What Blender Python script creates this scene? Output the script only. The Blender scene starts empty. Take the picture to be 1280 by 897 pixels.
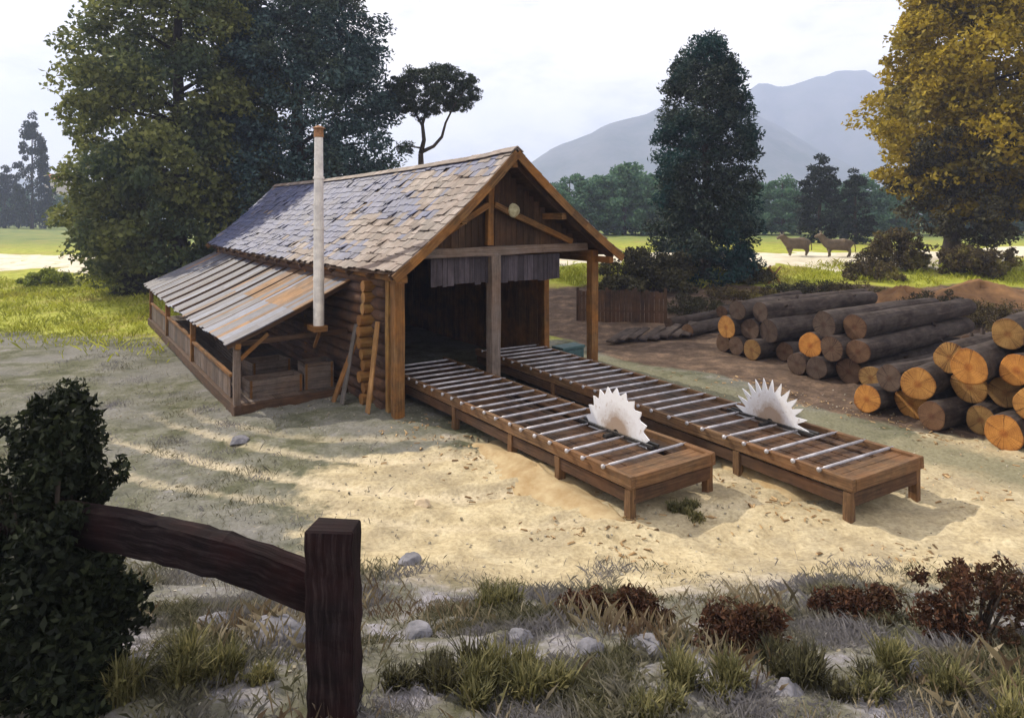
import bpy, bmesh, math, random
import numpy as np
from mathutils import Vector, Matrix

R = math.radians
random.seed(11)
rng = np.random.default_rng(11)
scene = bpy.context.scene
COL = scene.collection

# ------------------------------------------------------------------ camera
F = 846.0; H = 5.0; HZ = 272.0          # focal length / horizon row in photo pixels
cam = bpy.data.cameras.new("camera"); camo = bpy.data.objects.new("camera", cam)
COL.objects.link(camo); scene.camera = camo
cam.sensor_width = 36; cam.lens = F / 1280 * 36
cam.shift_y = -(448.5 - HZ) / 1280
cam.clip_start = 0.1; cam.clip_end = 9000
camo.location = (0, 0, H); camo.rotation_euler = (R(90), 0, 0)
scene.render.resolution_x = 1024; scene.render.resolution_y = 717

# ------------------------------------------------------------------ terrain
def ss(a, b, x):
    t = np.clip((x - a) / (b - a), 0, 1); return t * t * (3 - 2 * t)
def terr(x, y):
    x = np.asarray(x, float); y = np.asarray(y, float)
    k = ss(-9, 3, x)
    st = 42 + (27 - 42) * k; en = 66 + (50 - 66) * k
    hi = 1.5 + .5 * k
    z = hi * ss(st, en, y)
    z = z + 1.5 * ss(10.5, 4.0, y)
    z = z - .38 * ss(-3.5, -11, x) * ss(44, 30, y) * ss(6, 12, y)
    amp = .05 * ss(-3, 2, y) 
    z = z + amp * (np.sin(x * 1.3 + np.sin(y * .9)) * np.cos(y * 1.1 + .4 * x)) * (1 - .8 * ss(-4, 0, x) * ss(11, 14, x) * 0)
    z = z + .025 * np.sin(x * 3.1 + 1.7 * np.sin(y * 2.3)) * np.cos(y * 3.7) * ss(60, 30, y)
    z = z + .5 * ss(70, 200, y) * np.sin(x * .02 + 1) * np.cos(y * .013)
    return z
def tz(x, y): return float(terr(x, y))
def at(px, py):                            # photo pixel -> point on the terrain
    dx = (px - 640) / F; dz = -(py - HZ) / F
    lo = 2.0
    y = lo
    while y < 400:
        if H + dz * y <= tz(dx * y, y): break
        y += .05 if y < 60 else .5
    return Vector((dx * y, y, tz(dx * y, y)))
def atd(px, Y, py=None):                   # pixel column at a depth, on terrain (or at pixel row)
    x = (px - 640) / F * Y
    return Vector((x, Y, tz(x, Y) if py is None else H - (py - HZ) / F * Y))

# ------------------------------------------------------------------ materials
def new_mat(name):
    m = bpy.data.materials.new(name); m.use_nodes = True
    nt = m.node_tree; nt.nodes.clear()
    out = nt.nodes.new('ShaderNodeOutputMaterial'); out.location = (900, 0)
    return m, nt, out
def N(nt, t, **kw):
    n = nt.nodes.new(t)
    for k, v in kw.items():
        if k in n.inputs.keys() if hasattr(n.inputs, 'keys') else False: n.inputs[k].default_value = v
        else: setattr(n, k, v)
    return n
def ramp(nt, fac, stops):
    r = nt.nodes.new('ShaderNodeValToRGB')
    e = r.color_ramp.elements
    while len(e) < len(stops): e.new(.5)
    for el, (p, c) in zip(e, stops):
        el.position = p; el.color = (*c, 1) if len(c) == 3 else c
    nt.links.new(fac, r.inputs[0]); return r.outputs[0]
def mixc(nt, fac, a, b, mode='MIX'):
    m = nt.nodes.new('ShaderNodeMix'); m.data_type = 'RGBA'; m.blend_type = mode
    for s, v in ((m.inputs[0], fac), (m.inputs[6], a), (m.inputs[7], b)):
        if hasattr(v, 'links') or isinstance(v, bpy.types.NodeSocket): nt.links.new(v, s)
        elif isinstance(v, (int, float)): s.default_value = v
        else: s.default_value = (*v, 1)
    return m.outputs[2]
def noise(nt, vec, scale, detail=4, rough=.6):
    n = nt.nodes.new('ShaderNodeTexNoise')
    n.inputs['Scale'].default_value = scale; n.inputs['Detail'].default_value = detail
    n.inputs['Roughness'].default_value = rough
    if vec is not None: nt.links.new(vec, n.inputs['Vector'])
    return n.outputs[0]
def math_(nt, op, a, b=None):
    m = nt.nodes.new('ShaderNodeMath'); m.operation = op
    for s, v in ((m.inputs[0], a), (m.inputs[1], b)):
        if v is None: continue
        if isinstance(v, bpy.types.NodeSocket): nt.links.new(v, s)
        else: s.default_value = v
    return m.outputs[0]
def principled(nt, out, col, rough=.8, metal=0, bump=None, bstr=.3, bdist=.02, spec=.3):
    p = nt.nodes.new('ShaderNodeBsdfPrincipled')
    if isinstance(col, bpy.types.NodeSocket): nt.links.new(col, p.inputs['Base Color'])
    else: p.inputs['Base Color'].default_value = (*col, 1)
    if isinstance(rough, bpy.types.NodeSocket): nt.links.new(rough, p.inputs['Roughness'])
    else: p.inputs['Roughness'].default_value = rough
    p.inputs['Metallic'].default_value = metal
    p.inputs['Specular IOR Level'].default_value = spec
    if bump is not None:
        b = nt.nodes.new('ShaderNodeBump'); b.inputs['Strength'].default_value = bstr; b.inputs['Distance'].default_value = bdist
        nt.links.new(bump, b.inputs['Height']); nt.links.new(b.outputs[0], p.inputs['Normal'])
    nt.links.new(p.outputs[0], out.inputs[0]); return p

def wood(name, dark, mid, light, blotch=None, bl=.45, rough=.8, vary=.5, gs=(1.3, 26), spec=.25):
    m, nt, out = new_mat(name)
    tc = nt.nodes.new('ShaderNodeTexCoord')
    mp = nt.nodes.new('ShaderNodeMapping'); mp.inputs['Scale'].default_value = (gs[0], gs[1], 1)
    nt.links.new(tc.outputs['UV'], mp.inputs[0])
    g = noise(nt, mp.outputs[0], 1, 6, .7)
    col = ramp(nt, g, [(.28, dark), (.5, mid), (.72, light)])
    geo = nt.nodes.new('ShaderNodeNewGeometry')
    rnd = geo.outputs['Random Per Island']
    v = nt.nodes.new('ShaderNodeMapRange'); v.inputs[3].default_value = 1 - vary; v.inputs[4].default_value = 1 + vary * .8
    nt.links.new(rnd, v.inputs[0])
    col = mixc(nt, 1.0, col, v.outputs[0], 'MULTIPLY')
    if blotch:
        b = noise(nt, tc.outputs['Object'], .9, 5, .65)
        bm = ramp(nt, b, [(.42, (0, 0, 0)), (.62, (1, 1, 1))])
        col = mixc(nt, math_(nt, 'MULTIPLY', bm, bl), col, blotch)
    d = noise(nt, tc.outputs['Object'], 3.5, 6, .7)
    col = mixc(nt, 1.0, col, ramp(nt, d, [(.25, (.55, .53, .5)), (.6, (1, 1, 1))]), 'MULTIPLY')
    principled(nt, out, col, rough, 0, g, .55, .012, spec)
    return m

def foliage(name, c_dark, c_mid, c_light, c_alt=None, trans=.3, alt_lo=.5, alt_hi=.62, nscale=.35):
    m, nt, out = new_mat(name)
    geo = nt.nodes.new('ShaderNodeNewGeometry'); tc = nt.nodes.new('ShaderNodeTexCoord')
    col = ramp(nt, geo.outputs['Random Per Island'], [(0, c_dark), (.5, c_mid), (1, c_light)])
    n = noise(nt, tc.outputs['Object'], nscale, 3, .6)
    col = mixc(nt, 1.0, col, ramp(nt, n, [(.3, (.6, .62, .62)), (.7, (1.35, 1.3, 1.2))]), 'MULTIPLY')
    if c_alt:
        n2 = noise(nt, tc.outputs['Object'], nscale * .9 + .05, 2, .5)
        col = mixc(nt, ramp(nt, n2, [(alt_lo, (0, 0, 0)), (alt_hi, (.85, .85, .85))]), col, c_alt)
    d = nt.nodes.new('ShaderNodeBsdfPrincipled'); nt.links.new(col, d.inputs['Base Color'])
    d.inputs['Roughness'].default_value = .65; d.inputs['Specular IOR Level'].default_value = .2
    t = nt.nodes.new('ShaderNodeBsdfTranslucent'); nt.links.new(col, t.inputs[0])
    mx = nt.nodes.new('ShaderNodeMixShader'); mx.inputs[0].default_value = trans
    nt.links.new(d.outputs[0], mx.inputs[1]); nt.links.new(t.outputs[0], mx.inputs[2])
    nt.links.new(mx.outputs[0], out.inputs[0]); return m

M = {}
M['shingle'] = wood('shaded blue grey shingle', (.042, .046, .08), (.085, .092, .165), (.15, .155, .25), (.07, .09, .20), .8, .6, .36, spec=.4)  # bluish sky-lit shade of the rear roof, put into the colour
M['shinglebrown'] = wood('sunlit pale brown shingle', (.105, .082, .075), (.22, .18, .165), (.38, .335, .31), (.14, .085, .06), .6, .65, .4, spec=.35)  # sunlit tone of the front roof, put into the colour
M['leanroof'] = wood('grey roof board', (.06, .055, .066), (.105, .10, .122), (.165, .16, .185), (.08, .095, .155), .6, .62, .22, spec=.4)
M['leanblue'] = wood('blue grey roof board', (.06, .068, .11), (.11, .13, .21), (.19, .21, .28), None, 0, .55, .25, spec=.45)
M['leanrust'] = wood('rusty roof board', (.10, .05, .02), (.23, .115, .04), (.36, .24, .14), (.16, .14, .14), .5, .7, .35)
M['beam'] = wood('aged beam', (.04, .02, .008), (.125, .064, .024), (.25, .145, .06), (.32, .125, .022), .6, .8, .35)
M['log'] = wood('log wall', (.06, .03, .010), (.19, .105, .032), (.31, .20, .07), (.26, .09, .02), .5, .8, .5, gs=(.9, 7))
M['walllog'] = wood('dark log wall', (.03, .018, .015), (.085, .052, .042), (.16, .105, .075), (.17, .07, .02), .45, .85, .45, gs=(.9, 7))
M['board'] = wood('brown board', (.022, .013, .009), (.058, .033, .02), (.11, .066, .038), (.11, .045, .016), .4, .8, .45)
M['greyboard'] = wood('grey board', (.05, .042, .04), (.10, .088, .082), (.17, .15, .14), None, 0, .8, .4)
M['duskboard'] = wood('dusky board', (.03, .025, .032), (.062, .052, .065), (.12, .10, .115), None, 0, .85, .35)
M['pinkboard'] = wood('pale weathered board', (.06, .046, .04), (.125, .10, .088), (.22, .18, .16), (.19, .10, .05), .35, .8, .45)
M['deck'] = wood('saw table deck', (.015, .009, .007), (.05, .028, .017), (.12, .068, .036), (.14, .062, .022), .5, .65, .6)
M['rail'] = wood('saw table rail', (.04, .024, .014), (.12, .068, .034), (.24, .15, .08), (.20, .085, .028), .45, .75, .35)
M['darkwood'] = wood('dark fence wood', (.004, .003, .0035), (.013, .009, .010), (.045, .034, .034), (.032, .008, .007), .5, .92, .2, gs=(2.2, 30), spec=.08)
M['bark'] = wood('log bark', (.010, .007, .006), (.034, .023, .019), (.095, .07, .058), (.075, .06, .054), .6, .92, .45, gs=(1.6, 6))
M['trunk'] = wood('tree bark', (.02, .015, .012), (.05, .038, .03), (.10, .08, .065), None, 0, .95, .2, gs=(2, 8))
M['lightplank'] = wood('fresh orange plank', (.12, .06, .02), (.25, .13, .045), (.36, .22, .10), None, 0, .75, .35)

def rings_mat(name, c1, c2):
    m, nt, out = new_mat(name)
    tc = nt.nodes.new('ShaderNodeTexCoord')
    geo = nt.nodes.new('ShaderNodeNewGeometry')
    oi = nt.nodes.new('ShaderNodeObjectInfo')
    ln = nt.nodes.new('ShaderNodeVectorMath'); ln.operation = 'LENGTH'; nt.links.new(tc.outputs['UV'], ln.inputs[0])
    nz = noise(nt, tc.outputs['UV'], 5, 4)
    r = math_(nt, 'ADD', ln.outputs['Value'], math_(nt, 'MULTIPLY', nz, .09))
    s = math_(nt, 'SINE', math_(nt, 'MULTIPLY', r, 150))
    s = math_(nt, 'ADD', math_(nt, 'MULTIPLY', s, .2), .5)
    col = mixc(nt, s, c1, c2)
    edge = ramp(nt, ln.outputs['Value'], [(.05, (.75, .6, .5)), (.12, (1, 1, 1)), (.33, (1, 1, 1)), (.40, (.45, .33, .25))])
    col = mixc(nt, 1.0, col, edge, 'MULTIPLY')
    n2 = noise(nt, tc.outputs['Object'], 4, 5)
    col = mixc(nt, 1.0, col, ramp(nt, n2, [(.3, (.6, .52, .45)), (.6, (1, 1, 1))]), 'MULTIPLY')
    sx_ = nt.nodes.new('ShaderNodeSeparateXYZ'); nt.links.new(tc.outputs['UV'], sx_.inputs[0])
    an = math_(nt, 'ARCTAN2', sx_.outputs[0], sx_.outputs[1])
    cx_ = nt.nodes.new('ShaderNodeCombineXYZ'); nt.links.new(math_(nt, 'ADD', an, math_(nt, 'MULTIPLY', nz, .25)), cx_.inputs[0]); nt.links.new(math_(nt, 'MULTIPLY', oi.outputs['Random'], 50), cx_.inputs[1])
    ck = noise(nt, cx_.outputs[0], 4.5, 2, .5)
    ckm = ramp(nt, math_(nt, 'ABSOLUTE', math_(nt, 'SUBTRACT', ck, .5)), [(.0, (.22, .17, .14)), (.018, (1, 1, 1))])
    col = mixc(nt, 1.0, col, ckm, 'MULTIPLY')
    h = ramp(nt, oi.outputs['Random'], [(0, (.55, .55, .62)), (.35, (.8, .85, 1.0)), (.7, (1.1, 1.0, .9)), (1, (1.3, 1.0, .7))])
    col = mixc(nt, 1.0, col, h, 'MULTIPLY')
    principled(nt, out, col, .8, 0, s, .2, .01)
    return m
M['cut'] = rings_mat('cut log end', (.30, .16, .046), (.43, .25, .075))
M['cutold'] = rings_mat('weathered log end', (.075, .05, .035), (.14, .09, .058))

def plain(name, a, b, scale=4, rough=.5, metal=0, bstr=.1, spec=.4):
    m, nt, out = new_mat(name); tc = nt.nodes.new('ShaderNodeTexCoord')
    n = noise(nt, tc.outputs['Object'], scale, 6, .65)
    principled(nt, out, ramp(nt, n, [(.35, a), (.65, b)]), rough, metal, n, bstr, .01, spec); return m
M['steel'] = plain('saw steel', (.62, .62, .66), (.82, .82, .84), 6, .38, .35)
m, nt, out = new_mat('saw steel'); tc = nt.nodes.new('ShaderNodeTexCoord')
ln = nt.nodes.new('ShaderNodeVectorMath'); ln.operation = 'LENGTH'; nt.links.new(tc.outputs['Object'], ln.inputs[0])
nz = noise(nt, tc.outputs['Object'], 5, 6, .7)
rr_ = math_(nt, 'ADD', ln.outputs['Value'], math_(nt, 'MULTIPLY', math_(nt, 'SUBTRACT', nz, .5), .5))
brush = math_(nt, 'SINE', math_(nt, 'MULTIPLY', ln.outputs['Value'], 260))
c_ = ramp(nt, rr_, [(.28, (.40, .30, .23)), (.45, (.70, .67, .67)), (.65, (.86, .86, .90))])
c_ = mixc(nt, ramp(nt, noise(nt, tc.outputs['Object'], 11, 4), [(.58, (0, 0, 0)), (.72, (.5, .5, .5))]), c_, (.34, .22, .14))
principled(nt, out, c_,   .36, .2, math_(nt, 'ADD', math_(nt, 'MULTIPLY', brush, .3), nz), .12, .004, .5); M['steel'] = m
M['roller'] = plain('roller steel', (.26, .25, .28), (.60, .59, .64), 3, .45, .3)
M['pipe'] = plain('pale flue metal', (.50, .47, .46), (.78, .74, .70), 3, .45, .25)
M['rust'] = plain('rusty metal', (.16, .07, .03), (.36, .19, .09), 7, .8, .1)
M['iron'] = plain('dark iron', (.03, .03, .032), (.07, .065, .06), 9, .5, .6)
M['pale'] = plain('pale carved wood', (.28, .25, .15), (.48, .45, .30), 12, .7)
M['rock'] = plain('lilac grey stone', (.085, .085, .10), (.22, .215, .245), 4.2, .9, 0, .8)
M['sandstone'] = plain('cream stone', (.42, .33, .22), (.6, .48, .33), 4, .9, 0, .6)
M['sawdust'] = plain('sawdust', (.31, .21, .10), (.44, .345, .20), 3, .95, 0, .8)
M['dirt'] = plain('orange earth', (.11, .055, .022), (.24, .125, .05), 1.2, .95, 0, 1)
M['cow'] = plain('brown cow hide', (.10, .075, .05), (.16, .12, .085), 2, .85)
M['horn'] = plain('horn', (.3, .27, .2), (.45, .4, .3), 5, .5)
M['teal'] = plain('teal painted wood', (.03, .07, .08), (.06, .12, .13), 6, .7)
M['plaster'] = plain('old plaster', (.5, .45, .42), (.66, .6, .57), 2, .9)
M['redroof'] = plain('red tile roof', (.26, .09, .05), (.38, .15, .08), 8, .85)

M['fol_light'] = foliage('olive leaves', (.09, .105, .034), (.165, .185, .058), (.27, .285, .10), (.055, .088, .052), .45, .46, .62, .2)
M['fol_blue'] = foliage('blue green needles', (.016, .04, .046), (.036, .074, .08), (.08, .13, .135), (.06, .08, .045), .2, .5, .62, .25)
M['fol_fir'] = foliage('dark fir needles', (.012, .026, .022), (.03, .05, .04), (.075, .095, .07), (.008, .046, .046), .2, .46, .58, .22)
M['fol_pine'] = foliage('pine needles', (.012, .024, .016), (.028, .045, .028), (.05, .07, .04), None, .2)
M['fol_aut'] = foliage('autumn leaves', (.19, .15, .018), (.36, .27, .025), (.50, .38, .04), (.15, .135, .04), .4, .54, .68, .26)
M['fol_far'] = foliage('mid green leaves', (.035, .09, .055), (.07, .155, .095), (.12, .21, .125), None, .3)
M['fol_farc'] = foliage('far dark needles', (.007, .014, .014), (.015, .025, .024), (.03, .042, .038), None, .2)
M['fol_bush'] = foliage('dark shrub leaves', (.005, .008, .004), (.012, .018, .008), (.03, .038, .016), None, .25, nscale=1.2)
M['fol_brown'] = foliage('brown twiggy leaves', (.045, .035, .018), (.09, .065, .03), (.15, .12, .05), (.16, .14, .03), .25, .52, .62, .8)
M['fol_dkbrown'] = foliage('dark olive leaves', (.03, .028, .016), (.06, .055, .028), (.10, .095, .045), None, .25, nscale=.8)
M['fol_red'] = foliage('russet leaves', (.03, .013, .008), (.075, .032, .018), (.13, .058, .03), (.06, .045, .02), .25, .48, .6, 2.2)
M['fol_olive'] = foliage('olive weed leaves', (.07, .07, .03), (.14, .135, .055), (.24, .215, .10), None, .3, nscale=1.5)
M['fol_yg'] = foliage('yellow green leaves', (.11, .14, .02), (.2, .25, .035), (.32, .36, .06), None, .35, nscale=1.)
M['grass_near'] = foliage('dry foreground grass', (.07, .07, .04), (.15, .145, .085), (.28, .26, .19), (.22, .21, .23), .25, .46, .58, .8)
M['grass_far'] = foliage('meadow grass', (.19, .21, .022), (.33, .36, .035), (.46, .47, .08), (.26, .21, .06), .35, .55, .66, .12)

# ------------------------------------------------------------------ mesh builder
class MB:
    def __init__(s): s.v = []; s.f = []; s.uv = []; s.mi = []; s.cur = 0
    def face(s, idx, uv): s.f.append(idx); s.uv.append(uv); s.mi.append(s.cur)
    def beam(s, a, b, w, h, up=(0, 0, 1), seg=1, jit=0.0, taper=1.0):
        a = Vector(a); b = Vector(b); d = b - a; L = d.length; d.normalize()
        up = Vector(up)
        if abs(d.dot(up)) > .95: up = Vector((0, 1, 0)) if abs(d.y) < .9 else Vector((1, 0, 0))
        sd = d.cross(up).normalized(); u2 = sd.cross(d).normalized()
        o = random.random() * 40; o2 = random.random() * 40
        base = len(s.v)
        for i in range(seg + 1):
            t = i / seg; c = a + d * (L * t); k = 1 + (taper - 1) * t
            for sx, sy in ((-1, -1), (1, -1), (1, 1), (-1, 1)):
                p = c + sd * (sx * w * k / 2) + u2 * (sy * h * k / 2)
                if jit: p += Vector((random.uniform(-jit, jit), random.uniform(-jit, jit), random.uniform(-jit, jit)))
                s.v.append(p)
        per = [0, w, w + h, 2 * w + h, 2 * w + 2 * h]
        for i in range(seg):
            q = base + i * 4
            for j in range(4):
                j2 = (j + 1) % 4
                x0 = o + L * i / seg; x1 = o + L * (i + 1) / seg; y0 = o2 + per[j]; y1 = o2 + per[j + 1]
                s.face((q + j, q + j2, q + 4 + j2, q + 4 + j), ((x0, y0), (x0, y1), (x1, y1), (x1, y0)))
        e = base + seg * 4
        s.face((base + 3, base + 2, base + 1, base), ((o, o2), (o + .05, o2), (o + .05, o2 + h), (o, o2 + h)))
        s.face((e, e + 1, e + 2, e + 3), ((o, o2), (o + .05, o2), (o + .05, o2 + h), (o, o2 + h)))
    def box(s, x0, x1, y0, y1, z0, z1, jit=0.0, seg=1):
        lx, ly, lz = x1 - x0, y1 - y0, z1 - z0
        cx, cy, cz = (x0 + x1) / 2, (y0 + y1) / 2, (z0 + z1) / 2
        if lx >= ly and lx >= lz: s.beam((x0, cy, cz), (x1, cy, cz), ly, lz, (0, 0, 1), seg, jit)
        elif ly >= lz: s.beam((cx, y0, cz), (cx, y1, cz), lx, lz, (0, 0, 1), seg, jit)
        else: s.beam((cx, cy, z0), (cx, cy, z1), lx, ly, (0, 1, 0), seg, jit)
    def tube(s, pts, rad, n=10, cap=True, jit=0.0):
        pts = [Vector(p) for p in pts]
        if isinstance(rad, (int, float)): rad = [rad] * len(pts)
        base = len(s.v); o = random.random() * 30; o2 = random.random() * 30
        prev = None; Ls = [0]
        for i in range(1, len(pts)): Ls.append(Ls[-1] + (pts[i] - pts[i - 1]).length)
        ref = None
        for i, p in enumerate(pts):
            d = (pts[min(i + 1, len(pts) - 1)] - pts[max(i - 1, 0)]).normalized()
            if ref is None:
                ref = Vector((0, 0, 1)) if abs(d.z) < .9 else Vector((1, 0, 0))
            sd = d.cross(ref).normalized(); u2 = sd.cross(d).normalized(); ref = u2
            for k in range(n):
                an = 2 * math.pi * k / n; r = rad[i] * (1 + random.uniform(-jit, jit))
                s.v.append(p + sd * (math.cos(an) * r) + u2 * (math.sin(an) * r))
        for i in range(len(pts) - 1):
            for k in range(n):
                k2 = (k + 1) % n; q = base + i * n
                c = 2 * math.pi * rad[i] / n
                s.face((q + k, q + k2, q + n + k2, q + n + k), ((o + Ls[i], o2 + k * c), (o + Ls[i], o2 + (k + 1) * c), (o + Ls[i + 1], o2 + (k + 1) * c), (o + Ls[i + 1], o2 + k * c)))
        if cap:
            for ring, rev in ((base, True), (base + (len(pts) - 1) * n, False)):
                idx = list(range(ring, ring + n))
                if rev: idx.reverse()
                s.face(tuple(idx), tuple((o + .3 * math.cos(2 * math.pi * k / n) * .1, o2 + .3 * math.sin(2 * math.pi * k / n) * .1) for k in range(n)))
    def build(s, name, mat, parent=None, bevel=0, smooth=False):
        me = bpy.data.meshes.new(name)
        me.from_pydata([tuple(v) for v in s.v], [], s.f)
        uvl = me.uv_layers.new(name='UVMap')
        flat = [c for fu in s.uv for p in fu for c in p]
        uvl.data.foreach_set('uv', flat)
        for m_ in (mat if isinstance(mat, (list, tuple)) else [mat]): me.materials.append(m_)
        me.polygons.foreach_set('material_index', s.mi)
        if smooth: me.polygons.foreach_set('use_smooth', [True] * len(me.polygons))
        me.update()
        o = bpy.data.objects.new(name, me); COL.objects.link(o)
        if parent: o.parent = parent
        if bevel:
            b = o.modifiers.new('bevel', 'BEVEL'); b.width = bevel; b.segments = 1; b.limit_method = 'ANGLE'
        return o

def tag(o, label=None, cat=None, group=None, kind=None):
    if label: o['label'] = label
    if cat: o['category'] = cat
    if group: o['group'] = group
    if kind: o['kind'] = kind
    return o
def empty(name, loc, rz=0.0):
    o = bpy.data.objects.new(name, None); COL.objects.link(o)
    o.location = loc; o.rotation_euler = (0, 0, rz); o.empty_display_size = .3
    return o
def copy_tree(o, parent=None):
    c = o.copy(); COL.objects.link(c)
    if parent: c.parent = parent
    for ch in list(o.children): copy_tree(ch, c)
    return c
def fastmesh(name, verts, nper, mat, parent=None):
    verts = np.asarray(verts, dtype=np.float32).reshape(-1, 3); nv = len(verts); nf = nv // nper
    me = bpy.data.meshes.new(name)
    me.vertices.add(nv); me.vertices.foreach_set('co', verts.ravel())
    me.loops.add(nv); me.loops.foreach_set('vertex_index', np.arange(nv, dtype=np.int32))
    me.polygons.add(nf); me.polygons.foreach_set('loop_start', np.arange(0, nv, nper, dtype=np.int32))
    try: me.polygons.foreach_set('loop_total', np.full(nf, nper, dtype=np.int32))
    except Exception: pass
    me.materials.append(mat); me.update(calc_edges=True); me.validate()
    o = bpy.data.objects.new(name, me); COL.objects.link(o)
    if parent: o.parent = parent
    return o

# ------------------------------------------------------------------ foliage geometry
def unit(a): return a / (np.linalg.norm(a, axis=1, keepdims=True) + 1e-9)
def leaf_quads(c, size, aspect=1.7, tdir=None, trand=1.0, flat=.0):
    n = len(c)
    t = rng.normal(size=(n, 3)) * trand
    if tdir is not None: t = t + tdir
    t = unit(t)
    q = rng.normal(size=(n, 3)); q[:, 2] *= (1 - flat)
    b = unit(np.cross(t, q))
    s = (np.asarray(size) * rng.uniform(.6, 1.35, n))[:, None]
    w = s / aspect
    sag = np.cross(t, b) * s * .12
    return np.stack([c - t * s * .5, c + b * w * .5 + sag, c + t * s * .5, c - b * w * .5 + sag], 1)
def clump_leaves(cent, rad, per, size, squash=.65, droop=0.0, aspect=1.7, outward=None, orad=.8):
    cent = np.asarray(cent); n = len(cent)
    per = np.asarray(per) if np.ndim(per) else np.full(n, per)
    idx = np.repeat(np.arange(n), per)
    d = unit(rng.normal(size=(len(idx), 3)))
    rr = rng.uniform(.25, 1.0, len(idx)) ** .6
    rad = np.asarray(rad) if np.ndim(rad) else np.full(n, rad)
    off = d * (rr * rad[idx])[:, None]
    off[:, 2] = off[:, 2] * squash - droop * (off[:, 0] ** 2 + off[:, 1] ** 2)
    c = cent[idx] + off
    td = None
    if outward is not None:
        td = unit(c - outward) * orad; td[:, 2] -= .25
    return leaf_quads(c, size, aspect, td)
def crown_points(profile, n, fill=.25, lob=.16, gap=.12, seed=0, cx=0, cy=0, ex=1.0):
    r_ = np.random.default_rng(seed)
    zs = np.array([p[0] for p in profile]); rs = np.array([p[1] for p in profile])
    out = []
    ph = r_.uniform(0, 6.28, 6)
    while len(out) < n:
        z = r_.uniform(zs[0], zs[-1]); r = np.interp(z, zs, rs)
        if r_.random() > (r / rs.max()) ** .8: continue
        a = r_.uniform(0, 6.283)
        m = 1 + lob * (math.sin(3 * a + ph[0] + z * .5) * .6 + math.sin(5 * a + ph[1] - z * .9) * .5 + math.sin(2 * a + ph[2] + z * 1.3) * .4)
        g = math.sin(4 * a + ph[3] + z * 1.7) * math.sin(z * 1.5 + ph[4] + 2 * a)
        if g > 1 - gap * 2.5 : continue
        q = r_.uniform(.05, .7) ** .5 if r_.random() < fill else r_.uniform(.72, 1.0)
        out.append((cx + math.cos(a) * r * m * q * ex, cy + math.sin(a) * r * m * q, z + r_.uniform(-.3, .3)))
    return np.array(out)
def limbs_mesh(name, root, base_r, top, cps, nl, mat, lean=(0, 0), start=.25, sizes=.3, wob=.15):
    m = MB()
    h = top; pts = []; rr = []
    for i in range(9):
        t = i / 8
        pts.append((lean[0] * t + random.uniform(-wob, wob) * (t > 0) * .5, lean[1] * t + random.uniform(-wob, wob) * (t > 0) * .5, -.25 + (h + .25) * t))
        rr.append(base_r * (1.35 if i == 0 else 1) * (1 - .85 * t) + .02)
    m.tube(pts, rr, 10, True, .06)
    if len(cps):
        for k in range(nl):
            c = cps[random.randrange(len(cps))]
            z0 = max(h * start * .6, min(c[2] - random.uniform(.6, 2.2) * sizes * 3, h * .92)); t = max(0, min(1, z0 / h))
            a = Vector((lean[0] * t, lean[1] * t, z0)); b = Vector(c)
            mid = a.lerp(b, .5) + Vector((random.uniform(-.3, .3), random.uniform(-.3, .3), random.uniform(-.1, .4))) * sizes * 2
            r0 = base_r * (1 - .8 * t) * .42 + .015
            m.tube([a, a.lerp(mid, .6), mid, mid.lerp(b, .6), b], [r0, r0 * .8, r0 * .6, r0 * .35, r0 * .12], 6, True, .05)
    return m.build(name, mat, root, smooth=True)
def make_tree(name, loc, profile, n, per, crad, lsize, fmat, label, cat='tree', group=None, base_r=.3, nl=24, seed=1, squash=.65,
              droop=0.0, aspect=1.7, fill=.25, lob=.16, gap=.12, top=None, lean=(0, 0), cx=0, cy=0, orad=.8, ex=1.0):
    root = empty(name, loc); tag(root, label, cat, group)
    cps = crown_points(profile, n, fill, lob, gap, seed, cx, cy, ex)
    zm = (profile[0][0] + profile[-1][0]) * .5
    ax = cps.copy(); ax[:, 0] = cx; ax[:, 1] = cy; ax[:, 2] -= .5
    q = clump_leaves(cps, crad * rng.uniform(.7, 1.3, n), per, lsize, squash, droop, aspect, np.repeat(ax, per, 0), orad)
    fastmesh('crown', q, 4, fmat, root)
    limbs_mesh('trunk', root, base_r, top or profile[-1][0] * .93, cps, nl, M['trunk'], lean)
    return root
def make_bush(name, loc, rx, ry, h, n, per, crad, lsize, fmat, label, cat='shrub', group=None, seed=3, stems=8, lob=.2, aspect=2.0):
    root = empty(name, loc); tag(root, label, cat, group)
    r_ = np.random.default_rng(seed); c = []
    while len(c) < n:
        p = r_.uniform(-1, 1, 3); p[2] = r_.uniform(.05, 1)
        q = (p[0] ** 2 + p[1] ** 2) ** .5; lim = math.sqrt(max(0, 1 - p[2] ** 2 * .85)) * (1 + lob * math.sin(3 * math.atan2(p[1], p[0]) + seed + p[2] * 4))
        if q > lim or (q < lim * .55 and p[2] < .6 and r_.random() < .7): continue
        c.append((p[0] * rx, p[1] * ry, p[2] * h * (1 + .12 * math.sin(seed + 4 * p[0]))))
    c = np.array(c)
    q = clump_leaves(c, crad * rng.uniform(.6, 1.3, n), per, lsize, .8, 0, aspect, np.repeat(np.tile([[0, 0, 0.]], (n, 1)), per, 0), .7)
    fastmesh('foliage', q, 4, fmat, root)
    m = MB()
    for k in range(stems):
        t = Vector(c[r_.integers(n)]); b = Vector((t.x * .15, t.y * .15, -.1))
        m.tube([b, b.lerp(t, .5) + Vector((0, 0, .06 * h)), t], [.018 * h + .012, .012 * h + .006, .004], 5)
    m.build('stem', M['trunk'], root, smooth=True)
    return root

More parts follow.
